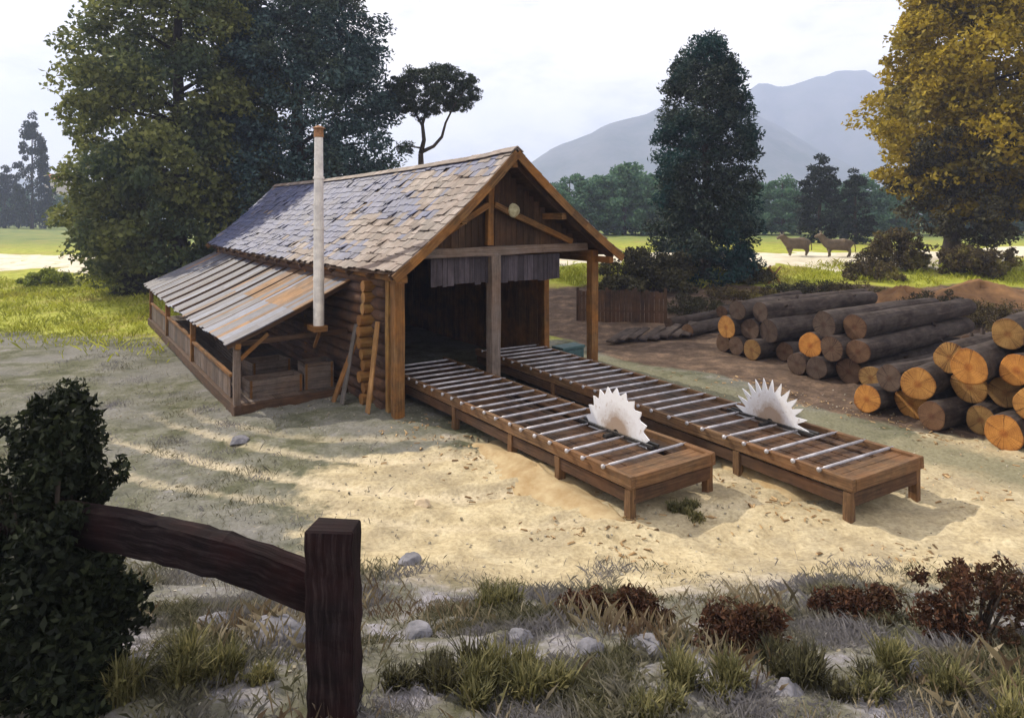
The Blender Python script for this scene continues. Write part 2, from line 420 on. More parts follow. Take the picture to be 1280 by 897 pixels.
# ------------------------------------------------------------------ SETTING: ground
def grid_axis(pairs):
    a = []
    for s, e, st in pairs:
        a += list(np.arange(s, e, st))
    return a
xs = np.array(sorted(set([-5000, -3000, -1800, -1100, -700, -450, -300, -200, -140, -100] + [round(float(v), 3) for v in grid_axis([(-80, -30, 2), (-30, -12, .5), (-12, 18, .18), (18, 40, .6), (40, 80, 2)])] + [80, 100, 140, 200, 300, 450, 700, 1100, 1800, 3000, 5000])))
ys = np.array(sorted(set([-60, -30, -15, -8, -4, -2] + [round(float(v), 3) for v in grid_axis([(0, 3, .5), (3, 22, .14), (22, 40, .3), (40, 80, 1), (80, 160, 5)])] + [160, 180, 210, 250, 300, 380, 480, 620, 800, 1100, 1600, 2400, 3600, 5500])))
X, Y = np.meshgrid(xs, ys); Z = terr(X, Y)
near = ss(26, 18, Y) * ss(2.5, 4, Y)
for c0, amp_ in ((11.2, .7), (12.4, 1.0), (13.9, .8), (15.0, .6)):
    yc = c0 + .055 * (X + 1) ** 2 * np.where(X < -1, 1, .25) + .25 * np.sin(X * .7 + c0)
    Z = Z - .05 * amp_ * np.exp(-((Y - yc) / .17) ** 2) * ss(-13, -7, X) * ss(9, 3, X) + .03 * amp_ * np.exp(-((Y - yc - .36) / .15) ** 2) * ss(-13, -7, X) * ss(9, 3, X)
Z = Z + near * .02 * rng.normal(size=Z.shape)
nx, ny = len(xs), len(ys)
idx = np.arange(nx * ny).reshape(ny, nx)
faces = np.stack([idx[:-1, :-1], idx[:-1, 1:], idx[1:, 1:], idx[1:, :-1]], -1).reshape(-1, 4)
me = bpy.data.meshes.new('ground')
me.from_pydata(np.stack([X, Y, Z], -1).reshape(-1, 3).tolist(), [], faces.tolist())
me.polygons.foreach_set('use_smooth', [True] * len(me.polygons))
A_ = np.array((-.562, .827)); B_ = np.array((.827, .562)); P0 = np.array((-2.88, 17.06))
U = (X - P0[0]) * A_[0] + (Y - P0[1]) * A_[1]; V = (X - P0[0]) * B_[0] + (Y - P0[1]) * B_[1]
# kinds of ground by place: sand in the yard (left off by the shed as painted shade), meadow beyond, grey-green turf on the left and on the near bank
sand = ss(-6.0, -1.2, X + .35 * (Y - 12)) * np.maximum(ss(15.4, 13.0, Y - .12 * np.maximum(X, 0) + .3 * np.sin(X * 1.1)), .2 * ss(22, 18, Y) * ss(-3, 1, X)) * ss(7.2, 9.4, Y + .3 * np.sin(X * .9))  # bright zone ends before the shed; its shadow is painted as darker ground
mead = np.maximum(ss(25, 31, Y + .1 * X) * ss(-6, 2, X), ss(26, 34, Y + .25 * (X + 16)) * ss(-6, -12, X))
far = ss(60, 110, Y)
trk = np.zeros_like(X)
for c0, amp_, wd in ((12.4, 1.0, .22), (13.9, .8, .25), (11.2, .7, .2), (15.0, .6, .3)):
    yc = c0 + .055 * (X + 1) ** 2 * np.where(X < -1, 1, .25) + .25 * np.sin(X * .7 + c0)
    trk = np.maximum(trk, amp_ * np.exp(-((Y - yc) / wd) ** 2) * ss(-13, -7, X) * ss(9, 3, X))
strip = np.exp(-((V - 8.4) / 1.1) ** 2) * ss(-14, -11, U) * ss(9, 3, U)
earth = ss(9.0, 10.6, V + .5 * np.sin(U * .8)) * ss(40.5, 37.5, Y + .6 * np.sin(X * .9)) * ss(50, 40, X)
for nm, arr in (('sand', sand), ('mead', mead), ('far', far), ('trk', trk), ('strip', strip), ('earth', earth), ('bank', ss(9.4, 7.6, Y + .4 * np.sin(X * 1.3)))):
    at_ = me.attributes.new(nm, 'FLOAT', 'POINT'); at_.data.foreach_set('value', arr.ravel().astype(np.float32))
m, nt, out = new_mat('ground'); tc = nt.nodes.new('ShaderNodeTexCoord'); ov = tc.outputs['Object']
def attr(nm):
    a = nt.nodes.new('ShaderNodeAttribute'); a.attribute_name = nm; return a.outputs['Fac']
n_big = noise(nt, ov, .35, 5, .6); n_mid = noise(nt, ov, 1.6, 6, .65); n_fine = noise(nt, ov, 14, 6, .7)
turf = ramp(nt, n_mid, [(.3, (.055, .06, .03)), (.48, (.11, .112, .072)), (.6, (.165, .163, .125)), (.72, (.23, .22, .235))])
turf = mixc(nt, ramp(nt, n_big, [(.42, (0, 0, 0)), (.6, (.7, .7, .7))]), turf, (.19, .185, .18))
sandc = ramp(nt, n_mid, [(.3, (.31, .25, .15)), (.5, (.46, .385, .245)), (.7, (.56, .485, .325))])
meadc = ramp(nt, n_mid, [(.3, (.20, .22, .03)), (.5, (.32, .35, .05)), (.7, (.44, .43, .10))])
meadc = mixc(nt, ramp(nt, n_big, [(.5, (0, 0, 0)), (.66, (.8, .8, .8))]), meadc, (.27, .20, .07))
farc = ramp(nt, n_big, [(.35, (.09, .14, .05)), (.55, (.17, .21, .06)), (.7, (.26, .23, .08))])
def soft(fac, amt=.7):
    s = math_(nt, 'ADD', fac, math_(nt, 'MULTIPLY', math_(nt, 'SUBTRACT', n_mid, .5), amt))
    return ramp(nt, s, [(.38, (0, 0, 0)), (.62, (1, 1, 1))])
sandc = mixc(nt, ramp(nt, noise(nt, ov, .75, 5, .62), [(.46, (0, 0, 0)), (.6, (.65, .65, .65))]), sandc, (.30, .255, .175))
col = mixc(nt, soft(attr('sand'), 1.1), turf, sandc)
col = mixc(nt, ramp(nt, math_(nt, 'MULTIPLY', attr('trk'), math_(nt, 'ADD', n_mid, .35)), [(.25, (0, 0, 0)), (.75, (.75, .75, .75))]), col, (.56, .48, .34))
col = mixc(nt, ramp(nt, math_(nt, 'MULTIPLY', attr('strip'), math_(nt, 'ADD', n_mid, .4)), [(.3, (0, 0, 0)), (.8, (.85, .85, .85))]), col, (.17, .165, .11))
col = mixc(nt, soft(attr('mead')), col, meadc)
col = mixc(nt, attr('far'), col, farc)
earthc = ramp(nt, n_mid, [(.3, (.05, .034, .026)), (.5, (.10, .07, .052)), (.68, (.19, .13, .09))])
col = mixc(nt, soft(attr('earth'), .9), col, earthc)
bankc = ramp(nt, n_mid, [(.36, (.075, .075, .045)), (.5, (.15, .145, .12)), (.64, (.27, .26, .295))])
col = mixc(nt, attr('bank'), col, bankc)
col = mixc(nt, 1.0, col, ramp(nt, n_fine, [(.28, (.62, .6, .58)), (.6, (1.1, 1.1, 1.1))]), 'MULTIPLY')
hb = math_(nt, 'ADD', math_(nt, 'MULTIPLY', n_fine, .35), n_mid)
principled(nt, out, col, .95, 0, hb, .6, .08, .1)
me.materials.append(m)
g = bpy.data.objects.new('ground', me); COL.objects.link(g); tag(g, kind='structure')

# pale dusty road crossing the meadow
def ribbon(name, pts, widths, mat, lift=.03, k=8):
    P = []; W_ = []
    for i in range(len(pts) - 1):
        for j in range(k * 4):
            t = j / (k * 4); s_ = t
            P.append((pts[i][0] * (1 - s_) + pts[i + 1][0] * s_, pts[i][1] * (1 - s_) + pts[i + 1][1] * s_)); W_.append(widths[i] * (1 - t) + widths[i + 1] * t)
    P = np.array(P)
    for _ in range(20): P[1:-1] = (P[:-2] + 2 * P[1:-1] + P[2:]) / 4
    v = []; f = []; na = 12
    for i in range(len(P)):
        d = P[min(i + 1, len(P) - 1)] - P[max(i - 1, 0)]; d = d / np.linalg.norm(d); nrm = np.array((-d[1], d[0]))
        w1 = W_[i] * (.5 + .13 * math.sin(i * .37) + random.uniform(-.03, .03)); w2 = W_[i] * (.5 + .13 * math.sin(i * .29 + 2) + random.uniform(-.03, .03))
        for j in range(na + 1):
            t = j / na; q = P[i] + nrm * (-w1 * (1 - t) + w2 * t)
            v.append((q[0], q[1], tz(q[0], q[1]) + lift * (1 if 0 < j < na else -1.5)))
    for i in range(len(P) - 1):
        for j in range(na):
            a = i * (na + 1) + j; f.append((a, a + 1, a + na + 2, a + na + 1))
    me = bpy.data.meshes.new(name); me.from_pydata(v, [], f); me.materials.append(mat)
    me.polygons.foreach_set('use_smooth', [True] * len(f))
    o = bpy.data.objects.new(name, me); COL.objects.link(o); return tag(o, kind='structure')
m, nt, out = new_mat('pale road'); tc = nt.nodes.new('ShaderNodeTexCoord')
n1 = noise(nt, tc.outputs['Object'], .8, 6, .65); n2 = noise(nt, tc.outputs['Object'], 5, 5)
principled(nt, out, ramp(nt, n1, [(.3, (.46, .41, .30)), (.5, (.60, .55, .44)), (.7, (.68, .64, .54))]), .95, 0, n2, .4, .03, .1)
ribbon('dirt_road', [(-70, 60), (-44, 60), (-30, 58), (-12, 57), (6, 51.5), (16, 51), (26, 51.5), (40, 57), (70, 75), (120, 90)], [11, 12, 9, 9, 14, 15, 14, 10, 8, 8], m)

# mountains: height field far behind
def mountain(name, prof, Yc, depth, seed):
    r_ = np.random.default_rng(seed); v = []; f = []
    pxs = np.arange(prof[0][0], prof[-1][0] + 1, 12.); nyy = 26
    ph = r_.uniform(0, 6.28, 8)
    for i, px in enumerate(pxs):
        x = (px - 640) / F * Yc
        hgt = max(0.0, np.interp(px, [p[0] for p in prof], [H + (HZ - p[1]) / F * Yc for p in prof]))
        for j in range(nyy):
            t = j / (nyy - 1) * 2 - 1
            y = Yc + t * depth
            e = max(0.0, 1 - abs(t) ** 1.15)
            rg = (math.sin(x * .021 + ph[0] + t * 3) + .6 * math.sin(x * .05 + ph[1] - t * 5) + .4 * math.sin(x * .11 + ph[2] + t * 9)) * .07 * (1 - abs(t)) * abs(t) * 4
            v.append((x + 12 * math.sin(t * 7 + ph[3]), y, -4 + (hgt + 4) * max(0, e * (1 + rg)) + (r_.normal() * hgt * .008)))
    for i in range(len(pxs) - 1):
        for j in range(nyy - 1):
            a = i * nyy + j; f.append((a, a + 1, a + nyy + 1, a + nyy))
    me = bpy.data.meshes.new(name); me.from_pydata(v, [], f); me.polygons.foreach_set('use_smooth', [True] * len(f))
    m_, nt_, out_ = new_mat('wooded hillside'); tc_ = nt_.nodes.new('ShaderNodeTexCoord')
    n_ = noise(nt_, tc_.outputs['Object'], .012, 8, .7)
    principled(nt_, out_, ramp(nt_, n_, [(.35, (.045, .06, .05)), (.65, (.12, .12, .12))]), .95, 0, n_, .6, 4, .05)
    me.materials.append(m_)
    o = bpy.data.objects.new(name, me); COL.objects.link(o); return tag(o, kind='structure')
mountain('mountain', [(520, 268), (580, 246), (640, 214), (700, 180), (760, 152), (830, 128), (900, 118), (960, 150), (1040, 200), (1120, 250), (1180, 270)], 1450, 420, 4)
mountain('mountain', [(760, 268), (840, 190), (900, 130), (945, 100), (985, 106), (1030, 88), (1070, 82), (1110, 96), (1200, 128), (1320, 170), (1500, 215), (1700, 262)], 1900, 480, 7)
mountain('mountain', [(-420, 262), (-200, 238), (-60, 226), (60, 222), (200, 236), (340, 226), (470, 240), (600, 262)], 1700, 450, 9)

# ------------------------------------------------------------------ SAWMILL
ANG = math.atan2(B_[1], B_[0])
def W(v, u, z=0.0):
    return Vector((P0[0] + B_[0] * v + A_[0] * u, P0[1] + B_[1] * v + A_[1] * u, z))
mill = empty('sawmill', W(0, 0), ANG)
tag(mill, 'long timber sawmill with shingled gable roof, open front and a lean-to along its left side', 'sawmill')
LEN = 21.8; RV = 3.05; ZR = 6.78
VL, ZL = -.42, 3.66      # left eave
VR, ZRR = 6.78, 3.92     # right eave
VW = 6.45                # right wall line
U0 = -.85                # gable overhang
def prof(side, t):
    v = RV + ((VL - RV) if side < 0 else (VR - RV)) * t
    rise = ZR - (ZL if side < 0 else ZRR)
    return v, ZR - rise * (1.16 * t - .16 * t * t)
def sag(u): return -.10 * math.sin(math.pi * max(0, min(1, (u - U0) / (LEN + .8 - U0))))+ .06 * math.exp(-((u - U0) / 1.2) ** 2)
# deck boards under the shingles
for side in (-1, 1):
    d = MB(); nt_ = 7
    for k in range(nt_):
        v0, z0 = prof(side, k / nt_); v1, z1 = prof(side, (k + 1) / nt_)
        us = np.linspace(U0 + .03, LEN + .75, 13)
        for i in range(12):
            ua, ub = us[i], us[i + 1]
            q = len(d.v)
            for (v, z, u) in ((v0, z0, ua), (v1, z1, ua), (v1, z1, ub), (v0, z0, ub)):
                d.v.append(Vector((v, u, z + sag(u) - .03)))
            for (v, z, u) in ((v0, z0, ua), (v1, z1, ua), (v1, z1, ub), (v0, z0, ub)):
                d.v.append(Vector((v, u, z + sag(u) - .085)))
            uv = ((ua, k), (ua, k + .9), (ub, k + .9), (ub, k))
            d.face((q, q + 1, q + 2, q + 3), uv); d.face((q + 7, q + 6, q + 5, q + 4), uv)
            for a, b in ((0, 1), (1, 2), (2, 3), (3, 0)): d.face((q + a, q + 4 + a, q + 4 + b, q + b), uv)
    d.build('roof_deck', M['board'], mill)
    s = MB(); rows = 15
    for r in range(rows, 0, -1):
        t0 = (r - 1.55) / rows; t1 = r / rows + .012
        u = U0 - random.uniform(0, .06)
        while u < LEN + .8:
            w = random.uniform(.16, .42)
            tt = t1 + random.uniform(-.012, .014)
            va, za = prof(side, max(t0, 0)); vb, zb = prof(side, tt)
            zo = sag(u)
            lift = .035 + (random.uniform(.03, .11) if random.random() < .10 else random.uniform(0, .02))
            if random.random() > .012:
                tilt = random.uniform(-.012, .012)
                pb_ = 1 / (1 + math.exp((u - (3.9 if side < 0 else 30) + 3.2 * math.sin(r * .9 + u * .6) - (r - 7) * .35) * 1.3))  # painted light on the left slope: shaded blue rear, sunlit brown front
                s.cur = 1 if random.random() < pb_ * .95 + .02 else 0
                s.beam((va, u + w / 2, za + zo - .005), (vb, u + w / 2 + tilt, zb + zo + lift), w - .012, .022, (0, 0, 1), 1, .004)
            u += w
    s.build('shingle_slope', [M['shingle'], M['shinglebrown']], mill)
rc = MB(); u = U0 - .05
while u < LEN + .8:
    w = random.uniform(.5, .8)
    for sd in (-1, 1):
        rc.beam((RV + sd * .10, u, ZR + sag(u) - .02 + random.uniform(0, .015)), (RV + sd * .10, u + w, ZR + sag(u + w) - .02 + random.uniform(0, .02)), .24, .028, (sd * .75, 0, 1), 1, .005)
    u += w * .96
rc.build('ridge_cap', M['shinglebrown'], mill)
# barge boards
for uu, nm in ((U0 - .05, 'barge_board'), (LEN + .82, 'barge_board')):
    for side in (-1, 1):
        b = MB()
        for k in range(8):
            v0, z0 = prof(side, k / 8 * 1.02); v1, z1 = prof(side, (k + 1) / 8 * 1.02 + .004)
            b.beam((v0, uu, z0 + sag(uu) - .13), (v1, uu, z1 + sag(uu) - .13), .05, .22, (0, 0, 1))
        b.build(nm, M['beam'], mill)
# rafters seen under the overhang and purlin ends
for uu in np.arange(U0 + .35, LEN, 1.45):
    for side in (-1, 1):
        b = MB()
        for k in range(6):
            v0, z0 = prof(side, k / 6); v1, z1 = prof(side, (k + 1) / 6 + .004)
            b.beam((v0, uu, z0 + sag(uu) - .17), (v1, uu, z1 + sag(uu) - .17), .09, .15)
        b.build('rafter', M['board'], mill)
for side, t in ((-1, .45), (1, .45), (-1, .93), (1, .93)):
    v, z = prof(side, t)
    b = MB(); b.beam((v, U0 + .06, z - .34), (v, LEN + .6, z - .34), .16, .18, seg=6, jit=.008); b.build('purlin', M['beam'], mill, .012)
b = MB(); b.beam((RV, U0 + .06, ZR - .34), (RV, LEN + .6, ZR - .34), .18, .2, seg=6, jit=.008); b.build('ridge_beam', M['beam'], mill, .012)
# posts of the open front
def post(v, u, z0, z1, w, mat='beam', name='post', d=None, jit=.012):
    b = MB(); b.beam((v, u, z0), (v, u, z1), w, d or w, (0, 1, 0), 5, jit); return b.build(name, M[mat], mill, .012)
post(0.0, 0.0, -.3, 3.72, .27); post(-.02, .42, -.3, 3.6, .2, 'log')
post(2.87, 0.0, -.3, 4.07, .30, 'pinkboard'); post(VW, 0.0, -.3, 4.02, .26)
post(VW, 2.4, -.3, 3.95, .22); post(-.02, 7.2, -.3, 3.55, .2); post(-.02, 14.5, -.3, 3.55, .2); post(0, LEN - .2, -.3, 3.6, .26); post(VW, LEN - .2, -.3, 3.8, .26)
# tie beam, king post, struts, gable boarding
b = MB(); b.beam((.34, -.02, 4.05), (VR - .62, -.02, 4.13), .24, .24, seg=8, jit=.014); b.build('tie_beam', M['pinkboard'], mill, .012)
b = MB(); b.beam((.05, LEN - .2, 3.75), (VR - .5, LEN - .2, 3.9), .22, .24, seg=6, jit=.01); b.build('tie_beam', M['beam'], mill, .012)
b = MB(); b.beam((RV - .35, -.03, 4.24), (RV - .3, -.03, 6.35), .19, .17, (0, 1, 0), 4, .01); b.build('king_post', M['beam'], mill, .012)
for (a, c) in (((RV - 2.4, 4.2), (RV - .4, 5.35)), ((RV + 2.55, 4.28), (RV - .2, 5.35))):
    b = MB(); b.beam((a[0], -.04, a[1]), (c[0], -.04, c[1]), .15, .17, (0, 0, 1), 4, .01); b.build('strut', M['beam'], mill, .012)
gb = MB(); v = -.2
while v < VR - .35:
    w = random.uniform(.16, .24); vm = v + w / 2
    side = -1 if vm < RV else 1
    t = abs(vm - RV) / (RV - VL if side < 0 else VR - RV); _, zt = prof(side, t)
    if zt - .3 > 4.2: gb.beam((vm, .16, 4.15), (vm, .16, zt - .16 + sag(0)), w - .012, .03, (0, 1, 0), 1, .003)
    v += w
gb.build('gable_boarding', M['board'], mill)
gb = MB(); v = -.2
while v < VW + .1:
    w = random.uniform(.18, .28); vm = v + w / 2; side = -1 if vm < RV else 1
    t = abs(vm - RV) / (RV - VL if side < 0 else VR - RV); _, zt = prof(side, t)
    gb.beam((vm, LEN - .05, -.3), (vm, LEN - .05, zt - .18), w - .01, .03, (0, 1, 0), 1, .003); v += w
gb.build('back_wall', M['board'], mill)
orn = MB()
for k in range(10):
    a = k * math.pi / 5; 
orn.tube([(RV + .42, -.11, 5.2), (RV + .42, -.15, 5.2), (RV + .42, -.20, 5.2)], [.20, .17, .06], 14, True, .05)
orn.build('gable_boss', M['pale'], mill, smooth=False)
# hanging boards over the opening
for (va, vb) in ((.95, 2.70), (3.04, 5.2)):
    hb_ = MB(); v = va
    while v < vb:
        w = random.uniform(.13, .22); w = min(w, vb - v + .02)
        hb_.beam((v + w / 2, .06, 3.94), (v + w / 2, .06, 3.94 - random.uniform(.70, .77)), w - .012, .03, (0, 1, 0), 1, .003); v += w
    hb_.build('hanging_boards', M['duskboard'], mill)
# left log wall and its jutting cross log ends
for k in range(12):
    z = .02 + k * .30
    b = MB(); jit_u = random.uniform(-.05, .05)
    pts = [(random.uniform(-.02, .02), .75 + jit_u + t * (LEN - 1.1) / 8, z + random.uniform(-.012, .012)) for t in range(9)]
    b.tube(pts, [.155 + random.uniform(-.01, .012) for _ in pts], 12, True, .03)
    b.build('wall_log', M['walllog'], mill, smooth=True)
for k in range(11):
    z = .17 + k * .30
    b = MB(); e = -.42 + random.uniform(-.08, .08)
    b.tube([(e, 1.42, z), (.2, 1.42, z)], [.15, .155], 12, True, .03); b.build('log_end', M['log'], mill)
# right wall beyond the open bay
rw = MB(); u = 2.45
while u < LEN - .1:
    w = random.uniform(.18, .3); rw.beam((VW + .06, u + w / 2, -.3), (VW + .06, u + w / 2, 3.95 + sag(u)), .03, w - .012, (0, 1, 0), 1, .003); u += w
rw.build('side_wall', M['beam'], mill)
b = MB(); b.beam((VW, 0.14, 3.9), (VW, LEN - .3, 3.85), .18, .2, seg=6, jit=.01); b.build('wall_plate', M['beam'], mill, .01)
b = MB(); b.beam((0, 0.14, 3.62), (0, LEN - .3, 3.6), .2, .16, seg=6, jit=.008); b.build('wall_plate', M['beam'], mill, .01)
# lean-to
LU0 = 3.2; LU1 = 22.4; LV = -3.15
def lp(t): return -.02 + (LV - .28 + .02) * t, 3.26 - (3.26 - 1.70) * (1.1 * t - .1 * t * t)
lr = MB(); lkeys = ['leanroof', 'leanblue', 'leanrust']; u = LU0 - .25
while u < LU1:
    w = random.uniform(.22, .42); 
    q = [lp(t / 4) for t in range(5)]
    e = random.uniform(-.04, .07)
    zz = random.uniform(0, .005)
    sg = -.12 * math.sin(math.pi * (u - LU0) / (LU1 - LU0))
    near_ = math.exp(-((u - 5.2) / 2.6) ** 2)
    for k in range(4):
        if k in (0, 2): key_ = random.choices(['leanroof', 'leanblue', 'leanrust'], [.75, .1 + 1.0 * near_ * (k > 0), .08 + (1.3 if k == 0 else .35) * near_])[0]
        lr.cur = lkeys.index(key_)
        v0, z0 = q[k]; v1, z1 = q[k + 1]
        if k == 3: v1 -= e; z1 -= e * .35
        lr.beam((v0 + .004, u + w / 2, z0 + zz + sg), (v1, u + w / 2, z1 + zz + sg), w - .003, .03, (0, 0, 1), 1, .0)
    u += w
lr.build('lean_to_roof', [M[k_] for k_ in lkeys], mill)
u = LU0 - .1
while u < LU1:
    lb = MB(); q = [lp(t / 4) for t in range(5)]
    for k in range(4): lb.beam((q[k][0], u, q[k][1] - .09), (q[k + 1][0], u, q[k + 1][1] - .09), .08, .11)
    lb.build('lean_to_rafter', M['board'], mill); u += 1.6
for u in (LU0 + .05, LU0 + 6.8, LU0 + 13.0, LU1 - .5):
    post(LV, u, -.6, 1.62, .17, 'pinkboard' if u < 4 else 'beam', 'lean_to_post')
b = MB(); b.beam((LV, LU0 - .15, 1.60), (LV, LU1 - .1, 1.60), .15, .17, seg=8, jit=.012); b.build('eave_beam', M['beam'], mill, .01)
b = MB(); b.beam((LV, LU0 - .15, -.12), (LV, LU1, -.16), .2, .3, seg=8, jit=.014); b.build('sill_beam', M['board'], mill, .01)
b = MB(); b.beam((LV - .1, LU0 - .02, -.12), (-.15, LU0 - .02, -.06), .2, .3, seg=5, jit=.014); b.build('sill_beam', M['board'], mill, .01)
fl = MB(); v = LV + .12
while v < -.25:
    w = random.uniform(.2, .3); fl.beam((v + w / 2, LU0 + .1, .02), (v + w / 2, LU1 - .2, .02), w - .012, .04); v += w
fl.build('lean_to_floor', M['pinkboard'], mill)
for (ua, ub, zt) in ((LU0 + .9, LU0 + 6.6, .62), (LU0 + 6.95, LU0 + 12.85, .72), (LU0 + 13.1, LU1 - .6, .72)):
    pw = MB(); u = ua
    while u < ub:
        w = min(random.uniform(.16, .26), ub - u + .01)
        pw.beam((LV + .02, u + w / 2, .04), (LV + .02, u + w / 2, zt + random.uniform(-.03, .03)), .03, w - .012, (0, 1, 0), 1, .003); u += w
    pw.build('low_board_wall', M['pinkboard'], mill)
    b = MB(); b.beam((LV, ua - .2, zt + .07), (LV, ub + .1, zt + .07), .1, .08, seg=4, jit=.006); b.build('hand_rail', M['beam'], mill)
# brace at the near end of the lean-to
b = MB(); b.beam((LV + .05, LU0 + .05, 1.2), (LV + .8, LU0 + .05, 1.85), .1, .1); b.build('brace', M['beam'], mill)
b = MB(); b.beam((LV, LU0 + .06, 1.66), (-.1, LU0 + .06, 1.72), .12, .14, seg=4, jit=.01); b.build('lean_to_tie', M['board'], mill)
# flue pipe at the near end of the lean-to
fp = MB()
fp.tube([(-1.1, LU0 - .42, 2.02), (-1.1, LU0 - .42, 4.2), (-1.1, LU0 - .42, 5.6), (-1.1, LU0 - .42, 7.25)], [.15, .14, .13, .115], 16, True)
pipe = fp.build('flue_pipe', M['pipe'], mill, smooth=False)
for z in (3.3, 4.7, 6.1):
    c = MB(); c.tube([(-1.1, LU0 - .42, z - .03), (-1.1, LU0 - .42, z + .03)], .155, 16); c.build('pipe_band', M['pipe'], pipe)
c = MB(); c.tube([(-1.1, LU0 - .42, 7.22), (-1.1, LU0 - .42, 7.48)], [.135, .125], 16, False); c.tube([(-1.1, LU0 - .42, 7.47), (-1.1, LU0 - .42, 7.55)], [.19, .03], 12); c.build('pipe_cap', M['rust'], pipe)
c = MB(); c.box(-1.3, -.9, LU0 - .62, LU0 - .02, 1.86, 2.02, .006); c.beam((-1.1, LU0 - .5, 1.86), (-1.1, LU0 - .02, 1.35), .08, .08); c.build('pipe_bracket', M['beam'], mill, .01)

# ------------------------------------------------------------------ SAW TABLES
def gear_mesh(rad, teeth, depth, thick):
    bm = bmesh.new(); n = teeth * 3; ring = []
    for s in (-1, 1):
        vs = []
        for k in range(teeth):
            a = 2 * math.pi * k / teeth; st = 2 * math.pi / teeth
            for (da, r) in ((0, rad - depth), (.52 * st, rad), (.66 * st, rad - depth * .35), (.84 * st, rad - depth * .97)):
                vs.append(bm.verts.new((0 + s * thick / 2, math.cos(a + da) * r, math.sin(a + da) * r)))
        ring.append(vs)
        hub = [bm.verts.new((s * thick / 2, math.cos(2 * math.pi * k / (teeth * 4)) * .09, math.sin(2 * math.pi * k / (teeth * 4)) * .09)) for k in range(teeth * 4)]
        L_ = len(vs)
        for k in range(L_):
            f = [vs[k], vs[(k + 1) % L_], hub[(k + 1) % L_], hub[k]]
            bm.faces.new(f if s > 0 else f[::-1])
        ring.append(hub)
    a, ha, b_, hb2 = ring; L_ = len(a)
    for k in range(L_):
        bm.faces.new([a[k], a[(k + 1) % L_], b_[(k + 1) % L_], b_[k]])
        bm.faces.new([ha[(k + 1) % L_], ha[k], hb2[k], hb2[(k + 1) % L_]])
    bmesh.ops.recalc_face_normals(bm, faces=bm.faces)
    me = bpy.data.meshes.new('saw_blade'); bm.to_mesh(me); bm.free(); return me
def saw_table(v0, u_near, length, width, rot, label, blade_v, blade_u, brad, teeth, depth, legs, tilt=0):
    # local: x across (0..width), y away (0..length), origin at near left corner on the ground
    root = empty('saw_table', W(v0, u_near), ANG + rot); tag(root, label, 'saw table', 'roller saw tables in front of the sawmill')
    T = .74
    for x in (.05, width - .05):
        b = MB(); b.beam((x, 0, T - .11), (x, length, T - .11), .10, .22, seg=12, jit=.007); b.build('side_rail', M['rail'], root, .01)
        b = MB(); b.beam((x * .96 + .02, .05, T - .37), (x * .96 + .02, length - .05, T - .37), .05, .22, seg=8, jit=.008); b.build('lower_rail', M['board'], root, .008)
    b = MB(); b.beam((.102, .06, T - .115), (width - .102, .06, T - .115), .12, .21, seg=3, jit=.006); b.build('end_board', M['rail'], root, .01)
    b = MB(); b.beam((.09, .07, T - .36), (width - .09, .07, T - .36), .05, .24, seg=3, jit=.006); b.build('end_board', M['board'], root, .01)
    dk = MB(); x = .10
    while x < width - .11:
        w = min(random.uniform(.14, .24), width - .10 - x)
        y = .12
        while y < length:
            L = min(random.uniform(2.2, 4.2), length - y)
            if not (abs(x + w / 2 - blade_v) < .06 and y < blade_u + brad and y + L > blade_u - brad):
                dk.beam((x + w / 2, y, T - .12 + random.uniform(-.012, .012)), (x + w / 2, y + L - .01, T - .12 + random.uniform(-.012, .012)), w - .012, .04, (0, 0, 1), 1, .003)
            y += L
        x += w
    dk.build('deck_boards', M['deck'], root)
    # near end cover boards
    cb = MB()
    for k in range(2): cb.beam((.11, .24 + k * .19, T - .065), (width - .11, .24 + k * .19, T - .065), .18, .03, (0, 0, 1), 1, .004)
    cb.build('cover_board', M['rail'], root)
    proto = None; y = .62
    while y < length - .2:
        x1 = width + .0; x0 = -.03 - random.uniform(0, .05)
        if abs(y - blade_u) < brad + .12: x1 = blade_v - .14
        m_ = MB(); yy = y + random.uniform(-.04, .04); zz = T - .012
        xe = x1 + random.uniform(-.03, .05); ye = yy + random.uniform(-.03, .03); xm = .12; xn = xe - .12
        ly = lambda q_: yy + (ye - yy) * (q_ - x0) / (xe - x0)
        m_.tube([(q_, ly(q_), zz) for q_ in (x0, x0 + .03, x0 + .031, xm, xm + .001, xn, xn + .001, xe)], [.042, .042, .018, .018, .028, .028, .018, .018], 8)
        m_.build('roller', M['roller'], root, smooth=True)
        y += random.uniform(.44, .53)
    for (x, y) in legs:
        lg = MB(); lg.beam((x, y, -.35), (x, y, T - .225), .15, .15, (0, 1, 0), 3, .012); lg.build('leg', M['rail'], root, .012)
    for y in np.arange(1.2, length, 2.3):
        b = MB(); b.beam((.1, y, T - .3), (width - .1, y, T - .3), .1, .12); b.build('cross_beam', M['board'], root)
    me = gear_mesh(brad, teeth, depth, .022); me.materials.append(M['steel'])
    bl = bpy.data.objects.new('saw_blade', me); COL.objects.link(bl); bl.parent = root
    bl.location = (blade_v, blade_u, T - .06); bl.rotation_euler = (R(17), R(tilt), 0)
    hb_ = MB(); hb_.tube([(blade_v - .32, blade_u, T - .06), (blade_v + .35, blade_u, T - .06)], .05, 10); hb_.build('saw_arbor', M['iron'], root)
    sg_ = MB()
    for dx in (-.075, .075): sg_.beam((blade_v + dx, blade_u - brad - .15, T - .02), (blade_v + dx, blade_u + brad + .15, T - .02), .06, .05, (0, 0, 1), 1, .004)
    sg_.build('blade_guide', M['iron'], root)
    return root
W1 = 2.1
